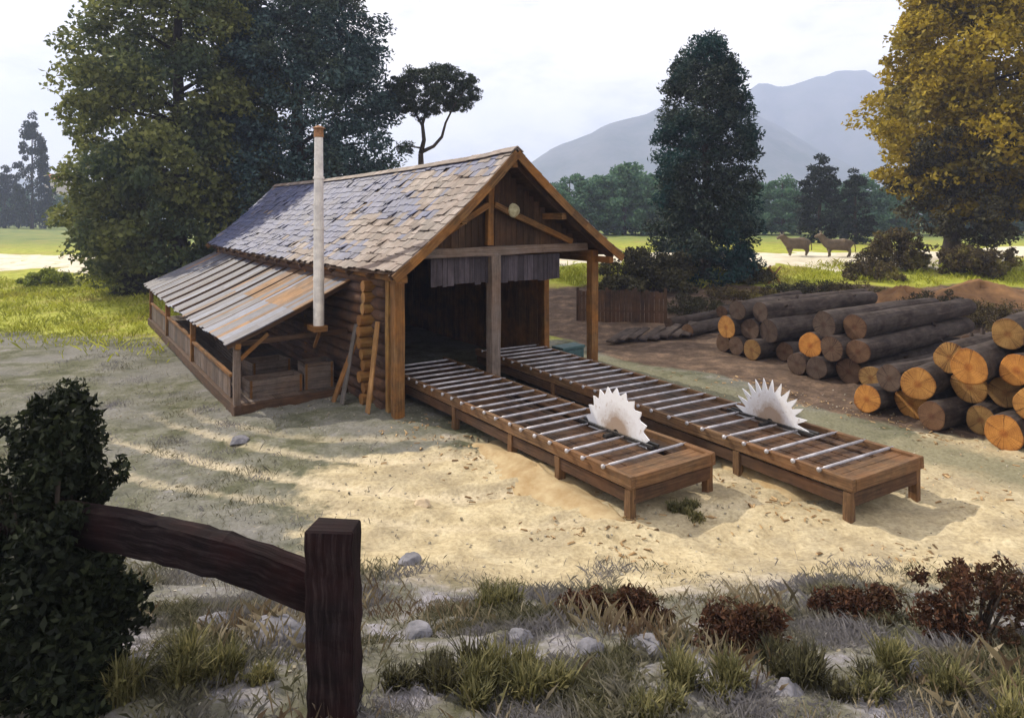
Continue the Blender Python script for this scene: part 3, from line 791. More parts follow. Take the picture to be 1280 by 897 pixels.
saw_table(.65, -7.65, 10.2, W1, 0.0, 'nearer roller saw table with the broad-toothed white blade, left of the two', 1.48, 1.95, .92, 22, .13,
          [(.09, .12), (.09, 2.0), (.09, 3.6), (.09, 6.0), (W1 - .09, .12), (W1 - .09, 2.5), (W1 - .09, 5.4), (.09, 9.0), (W1 - .09, 9.0)])
W2 = 2.15
saw_table(3.55, -9.75, 13.0, W2, -.052, 'farther roller saw table with the long-spiked white blade, right of the two', 1.62, 2.85, .92, 26, .26,
          [(.09, .12), (.09, 2.4), (.09, 5.2), (W2 - .09, .12), (W2 - .09, 3.4), (W2 - .09, 6.4), (.09, 8.6), (.09, 11.8), (W2 - .09, 9.6), (W2 - .09, 12.4)])

# sawdust heaps
def mound(name, c, rx, ry, h, mat, label, cat, seed, rot=0.0, kind=None, n=40, rough=.05):
    r_ = np.random.default_rng(seed); v = []; f = []; ph = r_.uniform(0, 6.28, 6)
    rings = 16
    for i in range(rings + 1):
        t = i / rings
        for k in range(n):
            a = 2 * math.pi * k / n; m_ = 1 + .18 * math.sin(2 * a + ph[0]) + .12 * math.sin(5 * a + ph[1])
            x = math.cos(a) * rx * t * m_; y = math.sin(a) * ry * t * m_
            xr = x * math.cos(rot) - y * math.sin(rot); yr = x * math.sin(rot) + y * math.cos(rot)
            hz = h * (1 - t * t) ** 1.3 * (1 + .25 * math.sin(3 * a + ph[2])) + rough * h * r_.normal() * (t > 0) * (t < 1)
            if t == 1: hz = -.06
            v.append((xr, yr, hz + tz(c[0] + xr, c[1] + yr) - c[2]))
    for i in range(rings):
        for k in range(n):
            k2 = (k + 1) % n; f.append((i * n + k, i * n + k2, (i + 1) * n + k2, (i + 1) * n + k))
    me = bpy.data.meshes.new(name); me.from_pydata(v, [], f); me.materials.append(mat); me.polygons.foreach_set('use_smooth', [True] * len(f))
    o = bpy.data.objects.new(name, me); COL.objects.link(o); o.location = c
    return tag(o, label, cat, None, kind)
mound('sawdust_pile', tuple(at(672, 592)), 2.4, .75, .16, M['sawdust'], 'low drift of orange sawdust beside the left legs of the nearer saw table', 'sawdust', 1, ANG + R(90))
mound('sawdust_pile', tuple(at(955, 592)), 1.2, .7, .22, M['sawdust'], 'small heap of sawdust between the two saw tables', 'sawdust', 2, ANG + R(80))

# ------------------------------------------------------------------ LOG PILES
def log_proto(length, r, seed):
    random.seed(seed)
    root = empty('log', (0, 0, 0))
    m_ = MB(); n = 20; segs = 26; bow = random.uniform(-.13, .13)
    pts = [(length * i / segs, bow * math.sin(math.pi * i / segs), bow * .3 * math.sin(2 * math.pi * i / segs)) for i in range(segs + 1)]
    rr = [r * (1 - .2 * i / segs) for i in range(segs + 1)]
    m_.tube(pts, rr, n, False, 0)
    ph_ = [random.uniform(0, 6.28) for _ in range(5)]
    for i in range(segs + 1):
        c_ = Vector(pts[i])
        for k in range(n):
            a_ = 6.283 * k / n; x_ = length * i / segs
            f_ = 1 + .045 * math.sin(2 * a_ + ph_[0] + x_ * .3) + .03 * math.sin(3 * a_ + ph_[1] - x_ * .7) + .022 * math.sin(5 * a_ + ph_[2] + x_ * 1.9) + random.uniform(-.012, .012)
            m_.v[i * n + k] = c_ + (m_.v[i * n + k] - c_) * f_
    for _ in range(4):
        i = random.randrange(3, segs - 2); a_ = random.uniform(0, 6.28); dr = Vector((random.uniform(.2, .7), math.cos(a_), math.sin(a_))).normalized(); p_ = Vector(pts[i])
        stub = MB(); stub.tube([p_ + dr * r * .7, p_ + dr * (r + .05), p_ + dr * (r + random.uniform(.08, .2))], [.075, .055, .04], 7, True, .08); stub.build('branch_stub', M['bark'], root)
    m_.build('bark', M['bark'], root, smooth=False)
    for (i, sx) in ((0, -1), (segs, 1)):
        c = MB(); p = Vector(pts[i]); q = len(c.v)
        ring = [m_.v[(i) * n + k] for k in range(n)]
        c.v.append(p + Vector((sx * .012, 0, 0)))
        for w in ring: c.v.append(p + (w - p) * .95 + Vector((sx * .008, 0, 0)))
        for w in ring: c.v.append(w.copy())
        sc = .375 / r
        uvp = lambda vv: ((vv.y - p.y) * sc, (vv.z - p.z) * sc)
        for k in range(n):
            k2 = (k + 1) % n
            for idf in ((0, 1 + k, 1 + k2), (1 + k, 1 + n + k, 1 + n + k2, 1 + k2)):
                if sx > 0: pass
                else: idf = idf[::-1]
                c.face(idf, tuple(uvp(c.v[j]) for j in idf))
        c.build('cut_end', M['cut'], root)
    return root
def weather(o):
    for ch in o.children:
        if ch.name.startswith('cut_end'): ch.data = old_mesh(ch.data)
old_cache = {}
def old_mesh(d):
    if d.name not in old_cache:
        m2 = d.copy(); m2.materials.clear(); m2.materials.append(M['cutold']); old_cache[d.name] = m2
    return old_cache[d.name]
protos = [log_proto(L, r, 50 + i) for i, (L, r) in enumerate(((8.0, .36), (7.2, .40), (8.6, .33), (7.6, .38), (6.8, .35)))]
used = [False] * len(protos)
ORD = ['first', 'second', 'third', 'fourth', 'fifth', 'sixth', 'seventh', 'eighth', 'ninth']
random.seed(21)
def pile(u_start, v_end, rows, d, where, grp, ang=0.0, fresh=.72):
    # rows: logs per row; u grows away from the camera
    for r, cnt in enumerate(rows):
        rown = ['bottom', 'second', 'third', 'top'][r] if r < len(rows) - 1 else 'top'
        for k in range(cnt):
            i = random.randrange(len(protos))
            i_new = used[i]
            if used[i]: o = copy_tree(protos[i])
            else: o = protos[i]; used[i] = True
            u = u_start + (k + r * .5) * d + random.uniform(-.04, .04)
            v = v_end + random.uniform(-.55, .5) + r * .15
            p = W(v, u); g0 = tz(p.x, p.y); 
            o.location = (p.x, p.y, g0 + .36 + r * d * .84 + random.uniform(-.02, .02))
            o.rotation_euler = (random.choice((0, 1, 2, 3, 4, 5)) * 1.047, random.uniform(-.006, .006) - .004 * r, ANG + ang + random.uniform(-.05, .05))
            nm = ORD[k]
            if i_new and random.random() > fresh: weather(o); oldish = True
            else: oldish = False
            o['label'] = f'{"dull brown" if oldish else "orange"} ended log in the {rown} row of the {where} pile, {nm} from the right' if cnt > 1 else f'{"dull brown" if oldish else "orange"} ended single log lying on top of the {where} pile'
            o['category'] = 'log'; o['group'] = grp
pile(-11.9, 10.3, (8, 7, 5, 3), .76, 'nearest', 'logs in the nearest pile')
pile(-5.3, 12.3, (4, 3, 2), .77, 'middle', 'logs in the middle pile', 0, .42)
pile(-1.6, 13.4, (4, 3, 2), .77, 'farthest', 'logs in the farthest pile', 0, .2)

for k, (v_, u_, yaw, z_, nm) in enumerate(((14.6, 3.4, .10, 0, 'lowest, nearest the dark plank fence'), (15.2, 5.0, -.06, 0, 'second from the fence side'), (17.4, 3.9, .16, .42, 'slanting across the lower ones'),
        (21.0, -1.2, .08, 0, 'half hidden behind the farthest pile'), (21.6, -4.2, -.12, 0, 'behind the middle pile'), (20.2, -3.0, .24, .5, 'skewed on top behind the middle pile'))):
    o = copy_tree(protos[(k * 2) % 5]); weather(o); p = W(v_, u_); o.location = (p.x, p.y, tz(p.x, p.y) + .28 + z_)
    o.scale = (1.15, .78, .78); o.rotation_euler = (k * 1.05, -.02, ANG + yaw); o['label'] = f'dark long timber lying loose behind the log piles, {nm}'; o['category'] = 'log'; o['group'] = 'loose timbers behind the log piles'
# ------------------------------------------------------------------ things round the shed
def plank_thing(name, a, b, w, h, mat, label, cat, group=None, up=(0, 0, 1), seg=4, jit=.006, bev=.006):
    a = Vector(a); b = Vector(b); base = a.copy()
    m_ = MB(); m_.beam((0, 0, 0), b - a, w, h, up, seg, jit)
    o = m_.build(name, M[mat], None, bev); o.location = base
    return tag(o, label, cat, group)
# planks leaning on the log wall
for i, (u, v, du, lab, mt) in enumerate(((.62, -.55, .12, 'short orange plank leaning on the log wall next to the corner post', 'lightplank'),
                              (1.95, -.75, .3, 'grey plank leaning on the log wall left of the jutting log ends', 'greyboard'),
                              (2.35, -.85, -.25, 'brown plank leaning crookedly against the log wall, nearest the lean-to', 'beam'))):
    z = tz(*W(v, u).xy)
    plank_thing('leaning_plank', W(v, u, z + .0), W(-.22, u + du, 2.3 - i * .25), .24, .04, mt, lab, 'plank', 'planks leaning on the log wall', up=tuple(W(1, 0) - W(0, 0)))
# crates and boards in the lean-to
def crate(v, u, w, d, h, rot, label, z=.045):
    root = empty('crate', W(v, u, z), ANG + rot); tag(root, label, 'crate', 'crates in the lean-to')
    for nm, x0, x1, y0, y1 in (('side_panel', 0, w, 0, .025), ('side_panel', 0, w, d - .025, d), ('end_panel', 0, .025, .027, d - .027), ('end_panel', w - .025, w, .027, d - .027)):
        m_ = MB(); k = 0; z0 = 0
        while z0 < h - .01:
            hh = min(.16, h - z0); m_.box(x0, x1, y0, y1, z0, z0 + hh - .01, .003); z0 += hh
        m_.build(nm, M['pinkboard'], root)
    m_ = MB(); m_.box(.027, w - .027, .027, d - .027, 0, .02); m_.build('base', M['board'], root)
    m_ = MB()
    for x in (0.03, w - .09):
        m_.box(x, x + .06, -.022, -.002, 0, h)
    m_.build('batten', M['beam'], root)
crate(-2.75, LU0 + .45, 1.5, .7, .48, .05, 'long low wooden crate just behind the near post of the lean-to')
crate(-1.2, LU0 + .55, .85, .8, .74, -.06, 'tall square wooden crate in the lean-to under the flue pipe')
crate(-2.2, LU0 + 2.4, 1.2, .9, .55, .12, 'wooden crate deep in the lean-to behind the long low one')
for k in range(5):
    a = W(-2.0 + k * .03, LU0 + 4.4, .09 + k * .05); b_ = W(-1.9 + random.uniform(-.1, .1), LU0 + 8.6, .09 + k * .05)
    plank_thing('board', a, b_, .3, .045, 'pinkboard', f'sawn board on the lean-to floor stack, {ORD[k]} from the bottom', 'board', 'boards stacked in the lean-to')
# work bench and blue-green box at the open right side
root = empty('tool_chest', W(6.9, 2.0, tz(*W(6.9, 2.0).xy)), ANG + .1); tag(root, 'teal tool chest at the open right side of the sawmill', 'chest')
m_ = MB(); m_.box(0, 1.0, 0, .5, .05, .55, .004); m_.build('body', M['teal'], root, .015)
m_ = MB(); m_.box(-.03, 1.03, -.03, .53, .552, .66, .004); m_.build('lid', M['teal'], root, .015)
m_ = MB(); m_.tube([(.4, -.05, .38), (.45, -.09, .38), (.55, -.09, .38), (.6, -.05, .38)], .012, 6); m_.build('handle', M['iron'], root)
# dark plank fence behind
def plank_fence(p, q, h, label):
    root = empty('plank_fence', p); tag(root, label, 'fence'); d = (q - p); L = d.length; dn = d.normalized()
    m_ = MB(); s = 0
    while s < L:
        w = random.uniform(.16, .24); c = p + dn * (s + w / 2); g0 = tz(c.x, c.y) - p.z; o_ = c - p
        m_.beam((o_.x, o_.y, g0 - .1), (o_.x, o_.y, g0 + h + random.uniform(-.09, .09)), .03, w - .02, tuple(dn), 1, .006); s += w
    m_.build('boards', M['board'], root)
    nrm = Vector((dn.y, -dn.x, 0)) * .06
    for zz in (.35, .8):
        m_ = MB(); m_.beam(Vector((0, 0, zz * h)) - nrm, d + Vector((0, 0, zz * h)) - nrm, .05, .1); m_.build('rail', M['board'], root)
    for k in range(4):
        c = d * (k / 3) - nrm * 2; m_ = MB(); m_.beam((c.x, c.y, -.3), (c.x, c.y, h + .1), .12, .12, (0, 1, 0)); m_.build('post', M['board'], root)
plank_fence(atd(722, 31.5), atd(832, 31), 1.45, 'dark plank fence between the sawmill and the tall fir')
# bark slabs in front of that fence
for k in range(8):
    c = atd(775 + k * 13, 27.6 + .15 * k); a = c + Vector((-.55, -.9, .12 + .02 * (k % 3))); b_ = c + Vector((.55 + random.uniform(-.2, .2), .9, .30 + random.uniform(-.05, .12)))
    m_ = MB(); m_.beam((0, 0, 0), b_ - a, .34, .1, (0, 0, 1), 6, .022)
    o = m_.build('bark_slab', M['bark'], None, .03); o.location = a
    tag(o, f'grey waste slab heaped left of the log piles, {ORD[k]} from the sawmill side', 'slab', 'waste slabs by the dark plank fence')
# sawbuck at the foot of the fir
c = atd(962, 40); root = empty('sawbuck', c, R(15)); tag(root, 'small cross-legged sawbuck right of the foot of the tall fir', 'sawbuck')
for y in (-.45, .45):
    for sx in (-1, 1):
        m_ = MB(); m_.beam((-sx * .42, y + sx * .03, -.05), (sx * .42, y + sx * .03, .95), .11, .06); m_.build('leg', M['lightplank'], root)
m_ = MB(); m_.beam((0, -.55, .42), (0, .55, .42), .08, .1); m_.build('crossbar', M['lightplank'], root)
mound('earth_mound', tuple(atd(1128, 35)), 2.4, 1.5, .75, M['dirt'], 'orange-brown earth mound below the twiggy bush, behind the log piles', 'earth mound', 8, .2)
mound('earth_mound', tuple(atd(1225, 36)), 4.6, 1.8, .75, M['dirt'], 'broad brown earth mound under the ochre tree', 'earth mound', 9, .2)

# ------------------------------------------------------------------ COWS
def skin_mesh(name, joints, edges, mat, parent, sub=2):
    me = bpy.data.meshes.new(name); me.from_pydata([j[0] for j in joints], edges, [])
    o = bpy.data.objects.new(name, me); COL.objects.link(o); o.parent = parent
    sk = o.modifiers.new('skin', 'SKIN'); sk.use_smooth_shade = True
    if not me.skin_vertices: me.attributes.new('tmp', 'FLOAT', 'POINT')
    if len(me.skin_vertices) == 0:
        bpy.context.view_layer.objects.active = o
        bm = bmesh.new(); bm.from_mesh(me); bm.verts.layers.skin.verify(); bm.to_mesh(me); bm.free()
    for i, j in enumerate(joints):
        sv = me.skin_vertices[0].data[i]; sv.radius = (j[1], j[2] if len(j) > 2 else j[1]); sv.use_root = (i == 0)
    s_ = o.modifiers.new('sub', 'SUBSURF'); s_.levels = sub; s_.render_levels = sub
    me.materials.append(mat); return o
def cow(loc, rz, head_up, label, sc=1.0):
    root = empty('cow', loc, rz); root.scale = (sc, sc, sc); tag(root, label, 'cow', 'cows on the pale road')
    hz_ = 1.42 + head_up; hx = 1.36 - head_up * .2
    J = [((-.05, 0, .93), .40, .46), ((-.60, 0, .98), .37, .43), ((-.95, 0, 1.06), .27, .32), ((.46, 0, .96), .38, .47), ((.80, 0, 1.05), .28, .38),
         ((1.05, 0, 1.10 + (hz_ - 1.10) * .5), .20, .27), ((hx - .08, 0, hz_), .155, .17), ((hx + .14, 0, hz_ - .10), .125, .13), ((hx + .34, 0, hz_ - .22), .10, .10)]
    E = [(0, 1), (1, 2), (0, 3), (3, 4), (4, 5), (5, 6), (6, 7), (7, 8)]
    def leg(att, x, y, front, fwd):
        n0 = len(J)
        if front: pts = [((x, y, .62), .15), ((x + .02 + fwd * .5, y, .38), .095), ((x - .02 + fwd, y, .13), .062), ((x + .05 + fwd, y, .04), .07)]
        else: pts = [((x + .06, y, .66), .19), ((x - .12 + fwd * .4, y, .43), .10), ((x - .05 + fwd, y, .15), .062), ((x + .03 + fwd, y, .04), .07)]
        J.extend(pts); E.append((att, n0)); E.extend([(n0 + k, n0 + k + 1) for k in range(3)])
    leg(3, .58, .22, True, .1); leg(3, .54, -.22, True, -.06); leg(1, -.76, .22, False, .12); leg(1, -.80, -.22, False, -.08)
    n0 = len(J); J.extend([((-1.18, 0, 1.05), .05), ((-1.26, 0, .7), .03), ((-1.24, 0, .42), .05)]); E.extend([(2, n0), (n0, n0 + 1), (n0 + 1, n0 + 2)])
    for s in (-1, 1):
        n0 = len(J); J.append(((hx - .14, s * .27, hz_ + .03), .05)); E.append((6, n0))
    skin_mesh('body', J, E, M['cow'], root)
    for s in (-1, 1):
        m_ = MB(); m_.tube([(hx - .1, s * .09, hz_ + .1), (hx - .09, s * .2, hz_ + .2), (hx - .02, s * .22, hz_ + .32)], [.03, .022, .006], 6); m_.build('horn', M['horn'], root, smooth=True)
def onroad(px, Y):
    p = atd(px, Y); p.z += .03; return p
cow(onroad(996, 52), R(190), .12, 'left brown cow on the pale road, with its head stretched low and forward', 1.0)
cow(onroad(1047, 51.5), R(168), .30, 'right brown cow on the pale road, with its head raised high', 1.0)

# ------------------------------------------------------------------ TREES
def zl(loc, pts): return pts
p = atd(222, 46); make_tree('tree', p, [(0.8, 3.6), (3, 6.2), (8, 6.7), (14, 6.3), (19, 5.2), (24, 3.6), (28, .8)], 740, 135, 1.2, .36, M['fol_light'],
    'huge olive-green leafy tree at the far left behind the lean-to', base_r=.6, nl=30, seed=2, lob=.16, gap=.06, droop=.12, squash=.7)
p = atd(372, 49); make_tree('tree', p, [(0.5, 5.6), (3, 6.6), (8, 6.8), (14, 6.2), (20, 5.0), (26, 3.2), (30, .6)], 760, 135, 1.2, .36, M['fol_blue'],
    'huge dark blue-green tree directly behind the sawmill roof', base_r=.6, nl=30, seed=5, lob=.12, gap=.03, fill=.3, droop=.2, aspect=2.4)
# umbrella pine behind the roof ridge
p = atd(524, 52); root = empty('pine_tree', p); tag(root, 'dark flat-topped pine with bare forked limbs above the roof ridge', 'tree')
zb = p.z; k = 52 / F
def pp(px, py, dy=0): return Vector(((px - 524) * k, dy, H - (py - HZ) * k - zb))
tm = MB()
tm.tube([(0, 0, -.3), (.05, .1, 4), (.15, 0, 7.5), pp(526, 192)], [.34, .3, .25, .2], 9, True, .06)
tm.tube([pp(526, 192), pp(530, 175), pp(528, 155), pp(536, 130), pp(545, 100)], [.2, .16, .13, .1, .04], 8)
tm.tube([pp(527, 190), pp(542, 183), pp(553, 172, -.4), pp(558, 155, -.6), pp(570, 132, -.8), pp(585, 112, -.8)], [.16, .13, .12, .09, .06, .02], 8)
tm.tube([pp(528, 158), pp(518, 140, .5), pp(505, 120, .6), pp(492, 105, .6)], [.1, .08, .05, .02], 7)
tm.tube([pp(526, 185), pp(515, 184, -.5), pp(505, 187, -.6)], [.09, .05, .02], 6)
tm.build('trunk', M['trunk'], root, smooth=True)
cc = []
for _ in range(320):
    a = random.uniform(0, 6.28); q = random.random() ** .5; px = 540 + math.cos(a) * q * 58; py = 116 + math.sin(a) * q * 34
    if py > 140 and 510 < px < 575 and random.random() < .8: continue
    if px > 575 and py < 95: continue
    cc.append(pp(px, py - (px - 540) * .05, random.uniform(-2.6, 2.6) * (1 - q * q) ** .5 * 1.1))
for _ in range(7): cc.append(pp(random.uniform(496, 514), random.uniform(180, 193), -.6 + random.uniform(-.4, .4)))
fastmesh('crown', clump_leaves(np.array(cc), .42 * rng.uniform(.5, 1.5, len(cc)), 75, .26, .6, 0, 3.2), 4, M['fol_pine'], root)
# tall dark fir
p = atd(882, 41); make_tree('fir_tree', p, [(.1, 2.7), (1.2, 3.2), (3.5, 3.0), (6, 2.95), (9, 2.6), (11.5, 2.15), (13.2, 1.5), (14.6, .5)], 520, 115, .72, .27, M['fol_fir'],
    'tall dark columnar fir standing alone in the meadow', base_r=.3, nl=18, seed=9, lob=.13, droop=.3, aspect=2.6, gap=.08)
# ochre tree on the right
p = atd(1186, 46); make_tree('tree', p, [(3.4, 2.4), (5.5, 4.6), (8, 5.8), (11, 6.3), (14, 5.8), (17, 5.0), (20, 3.4), (23, 1.0)], 620, 130, 1.1, .36, M['fol_aut'],
    'big ochre and olive autumn tree at the right edge', base_r=.5, nl=34, seed=12, lob=.22, droop=.1, cx=2.2, gap=.14, top=19, lean=(1.9, 0))
ochre = [o for o in COL.objects if o.get('label', '').startswith('big ochre')][0]
lc = crown_points([(1.2, 1.6), (3.0, 3.4), (6, 4.9), (8.5, 4.4)], 190, .4, .3, .3, 77, 1.5, 0)
fastmesh('lower_foliage', clump_leaves(lc, .8 * rng.uniform(.6, 1.3, 190), 80, .33, .6, .1, 2.0), 4, M['fol_dkbrown'], ochre)
# shrubs in the middle distance
make_bush('shrub', atd(812, 38), 2.6, 1.6, 2.3, 90, 110, .45, .2, M['fol_dkbrown'], 'dark olive shrub left of the foot of the tall fir', seed=4)
make_bush('shrub', atd(776, 36), 1.5, 1.0, 1.0, 40, 90, .35, .18, M['fol_dkbrown'], 'low dark shrub beside the plank fence', seed=14)
make_bush('shrub', atd(940, 40), 1.5, 1.0, 1.0, 40, 90, .35, .17, M['fol_dkbrown'], 'low dark shrub between the tall fir and the sawbuck', seed=15)
make_bush('shrub', atd(1118, 44), 2.2, 1.6, 2.6, 90, 110, .4, .2, M['fol_brown'], 'brown twiggy shrub left of the ochre tree trunk', seed=6)
make_bush('shrub', atd(1093, 41), 1.8, 1.2, .9, 40, 90, .35, .18, M['fol_brown'], 'low brown scrub at the foot of the twiggy shrub', seed=16)
make_bush('shrub', atd(1225, 42), 2.6, 1.5, 1.8, 70, 100, .4, .2, M['fol_brown'], 'brown scrub under the ochre tree', seed=17)
make_bush('shrub', atd(150, 50), 2.4, 1.2, 1.3, 60, 100, .4, .2, M['fol_yg'], 'bright yellow-green shrub by the left stretch of the pale road', seed=18)
make_bush('shrub', atd(60, 48), 1.8, 1.2, 1.0, 50, 90, .4, .2, M['fol_yg'], 'yellow-green shrub at the left edge of the meadow', seed=19)
make_bush('shrub', atd(195, 44), 2.2, 1.4, 1.7, 60, 100, .45, .2, M['fol_dkbrown'], 'dark shrub at the far corner of the lean-to', seed=20)
for i, (px, Y_, rx, h, mt, lab) in enumerate(((872, 33, 1.6, .7, 'fol_dkbrown', 'low dark brush left of the farthest log pile'), (930, 36, 2.0, .6, 'fol_brown', 'dry brown brush just behind the farthest log pile'),
        (1000, 37, 2.2, .6, 'fol_dkbrown', 'dark brush in the middle of the brown earth behind the logs'), (1062, 36.5, 1.8, .7, 'fol_brown', 'dry brown brush left of the orange earth mound'),
        (1170, 33, 2.0, 1.0, 'fol_dkbrown', 'dark brush between the orange earth mound and the nearest log pile'), (1255, 30, 1.8, 1.0, 'fol_brown', 'dry brush behind the nearest log pile at the right edge'))):
    make_bush('brush', atd(px, Y_), rx, 1.1, h, 50, 80, .32, .15, M[mt], lab, 'brush', None, 60 + i, 22, .3, 3.5)
# far tree rows
def far_tree_proto(kind, seed):
    if kind == 0: return make_tree('tree', (0, 0, 0), [(.6, 2.2), (2.5, 4.0), (5, 4.2), (7.5, 3.3), (9.6, .8)], 110, 75, 1.0, .5, M['fol_far'], 'x', nl=10, seed=seed, base_r=.25, lob=.2)
    return make_tree('fir_tree', (0, 0, 0), [(.4, 1.6), (2.2, 2.4), (5, 2.5), (8, 1.9), (10.5, 1.1), (12, .25)], 120, 75, .75, .42, M['fol_farc'], 'x', nl=8, seed=seed, base_r=.25, droop=.2, aspect=2.4)
fp_ = [far_tree_proto(0, 31), far_tree_proto(0, 32), far_tree_proto(0, 33), far_tree_proto(1, 34), far_tree_proto(1, 35)]
fused = [False] * 5
def put(k, px, Y, hpx, label, group, wx=1.0):
    o = fp_[k] if not fused[k] else copy_tree(fp_[k]); fused[k] = True
    p = atd(px, Y); o.location = p
    base = (9.9, 9.9, 9.9, 12.3, 12.3)[k]
    ht = H - (hpx - HZ) / F * Y - p.z; s = ht / base
    o.scale = (s * wx, s * wx, s); o.rotation_euler = (0, 0, random.uniform(0, 6.28))
    o['label'] = label; o['group'] = group; o['category'] = 'tree'
rowL = [(668, 118, 224), (690, 112, 232), (712, 120, 218), (736, 116, 224), (758, 124, 215), (780, 116, 205), (803, 122, 214), (822, 112, 220), (846, 118, 222)]
for i, (px, Y_, hp) in enumerate(rowL):
    put(i % 3, px, Y_, hp, f'rounded green tree in the far row between sawmill and fir, {ORD[i]} from the left', 'far trees between the sawmill and the fir', 1.15)
rowR = [(935, 116, 226), (955, 122, 216), (978, 114, 210), (1000, 122, 226), (1052, 120, 214), (1078, 112, 208), (1098, 120, 224), (1122, 116, 222), (1148, 118, 216)]
for i, (px, Y_, hp) in enumerate(rowR):
    put((i + 1) % 3, px, Y_, hp + 12, f'rounded green tree in the far row right of the tall fir, {ORD[i]} from the left', 'far trees right of the fir', 1.1)
put(3, 1025, 80, 190, 'taller dark conifer in the far meadow right of the tall fir', 'dark conifers in the far meadow', 1.12)
put(4, 1069, 76, 212, 'shorter dark conifer in the far meadow nearest the ochre tree', 'dark conifers in the far meadow', 1.1)
put(4, 40, 190, 142, 'tall hazy dark conifer at the left edge of the picture', 'far trees at the left edge', .62)
put(3, 6, 200, 205, 'dark conifer in the far left corner beyond the meadow', 'far trees at the left edge', 1.0)
for i, (px, Y_, hp) in enumerate(((70, 228, 244), (96, 220, 241), (22, 225, 238), (122, 226, 240), (150, 230, 236), (-10, 220, 236))):
    put(i % 3, px, Y_, hp, f'hazy round tree in the far left row, number {["two","three","one from the middle","four","five","zero"][i]}', 'far trees at the left edge', 1.2)
rows = sorted([o for o in COL.objects if o.parent is None and o.get('group') == 'far trees at the left edge' and 'hazy round' in o['label']], key=lambda o: o.location.x / o.location.y)
for i, o in enumerate(rows): o['label'] = f'hazy rounded tree in the row beyond the left meadow, {ORD[i]} from the left'
for i, (px, Y_, hp) in enumerate(((470, 140, 236), (500, 150, 240), (560, 150, 244), (600, 145, 240), (1200, 125, 215), (1240, 120, 210), (1275, 125, 214))):
    side = 'behind the sawmill roof' if px < 700 else 'behind the ochre tree'
    put(i % 3, px, Y_, hp, f'rounded green tree {side}, {ORD[i if i < 4 else i - 4]} from the left', 'far trees ' + side, 1.2)

# small farmhouse far left
c = atd(74, 235); root = empty('farmhouse', c, R(12)); tag(root, 'small pale farmhouse with red roof far off at the left edge', 'house')
zt = H - (225 - HZ) / F * 235 - c.z
m_ = MB(); m_.box(-3.6, 3.6, -3, 3, -1, zt); m_.build('wall', M['plaster'], root)
m_ = MB()
for s in (-1, 1): m_.beam((-4, s * 1.7, zt + 1.0), (4, s * 1.7, zt + 1.0), 4.1, .2, (0, s * .55, 1))
m_.build('roof', M['redroof'], root)
for x in (-2, 0, 2):
    m_ = MB(); m_.box(x - .45, x + .45, -3.04, -2.98, zt - 2.2, zt - .8); m_.build('window', M['iron'], root)

# ------------------------------------------------------------------ FOREGROUND
# dark shrub on the left
p = atd(52, 5.6); p.z -= .1
bush_ = make_bush('shrub', p, .56, .5, 2.1, 170, 130, .15, .075, M['fol_bush'], 'tall dark green shrub in the near left corner', seed=7, stems=16, lob=.38)
sp_c = []; sp_m = MB()
for k in range(46):
    a_ = random.uniform(0, 6.28); z_ = random.uniform(.5, 2.0); r0_ = .42 * math.sqrt(max(.05, 1 - (z_ / 2.3) ** 2)); L_ = random.uniform(.18, .5)
    up_ = random.uniform(.1, 1.1); d_ = Vector((math.cos(a_), math.sin(a_), up_)).normalized(); o_ = Vector((math.cos(a_) * r0_, math.sin(a_) * r0_, z_))
    sp_m.tube([o_ * .6, o_, o_ + d_ * L_], [.008, .006, .002], 4)
    for t_ in np.linspace(0, 1, 7): sp_c.append(tuple(o_ + d_ * (L_ * t_)))
fastmesh('sprigs', clump_leaves(np.array(sp_c), .05, 16, .075, .9, 0, 2.4), 4, M['fol_bush'], bush_)
sp_m.build('twigs', M['trunk'], bush_)
p = atd(72, 5.2); p.z -= .1
make_bush('shrub', p, .52, .4, 1.25, 110, 130, .16, .08, M['fol_bush'], 'lower dark shrub at the left end of the fence rail', seed=22, stems=12, lob=.4)
# fence: post and heavy rail
pb = atd(417, 4.86); root = empty('rail_fence', pb); tag(root, 'dark broken fence of one thick post and one sagging rail', 'fence')
m_ = MB(); m_.beam((.02, 0, -.5), (0, 0, H - (656 - HZ) / F * 4.86 - pb.z), .33, .3, (0, 1, 0), 18, .012); m_.v[-1] += Vector((0, 0, -.03)); m_.v[-3] += Vector((.0, 0, .02)); m_.build('post', M['darkwood'], root, .012)
a = atd(20, 5.75, 640) - pb; b_ = atd(160, 5.35, 664) - pb; c = atd(280, 5.12, 694) - pb; d = atd(408, 5.07, 742) - pb
m_ = MB(); pts = [a, a.lerp(b_, .5), b_, b_.lerp(c, .5) + Vector((0, 0, .012)), c, c.lerp(d, .5) + Vector((0, 0, .015)), d]

for q_ in range(len(pts) - 1):
    pass
fine = []
for q_ in range(len(pts) - 1):
    for t_ in (0, .25, .5, .75): fine.append(pts[q_].lerp(pts[q_ + 1], t_) + Vector((0, random.uniform(-.006, .006), random.uniform(-.008, .008))))
fine.append(pts[-1])

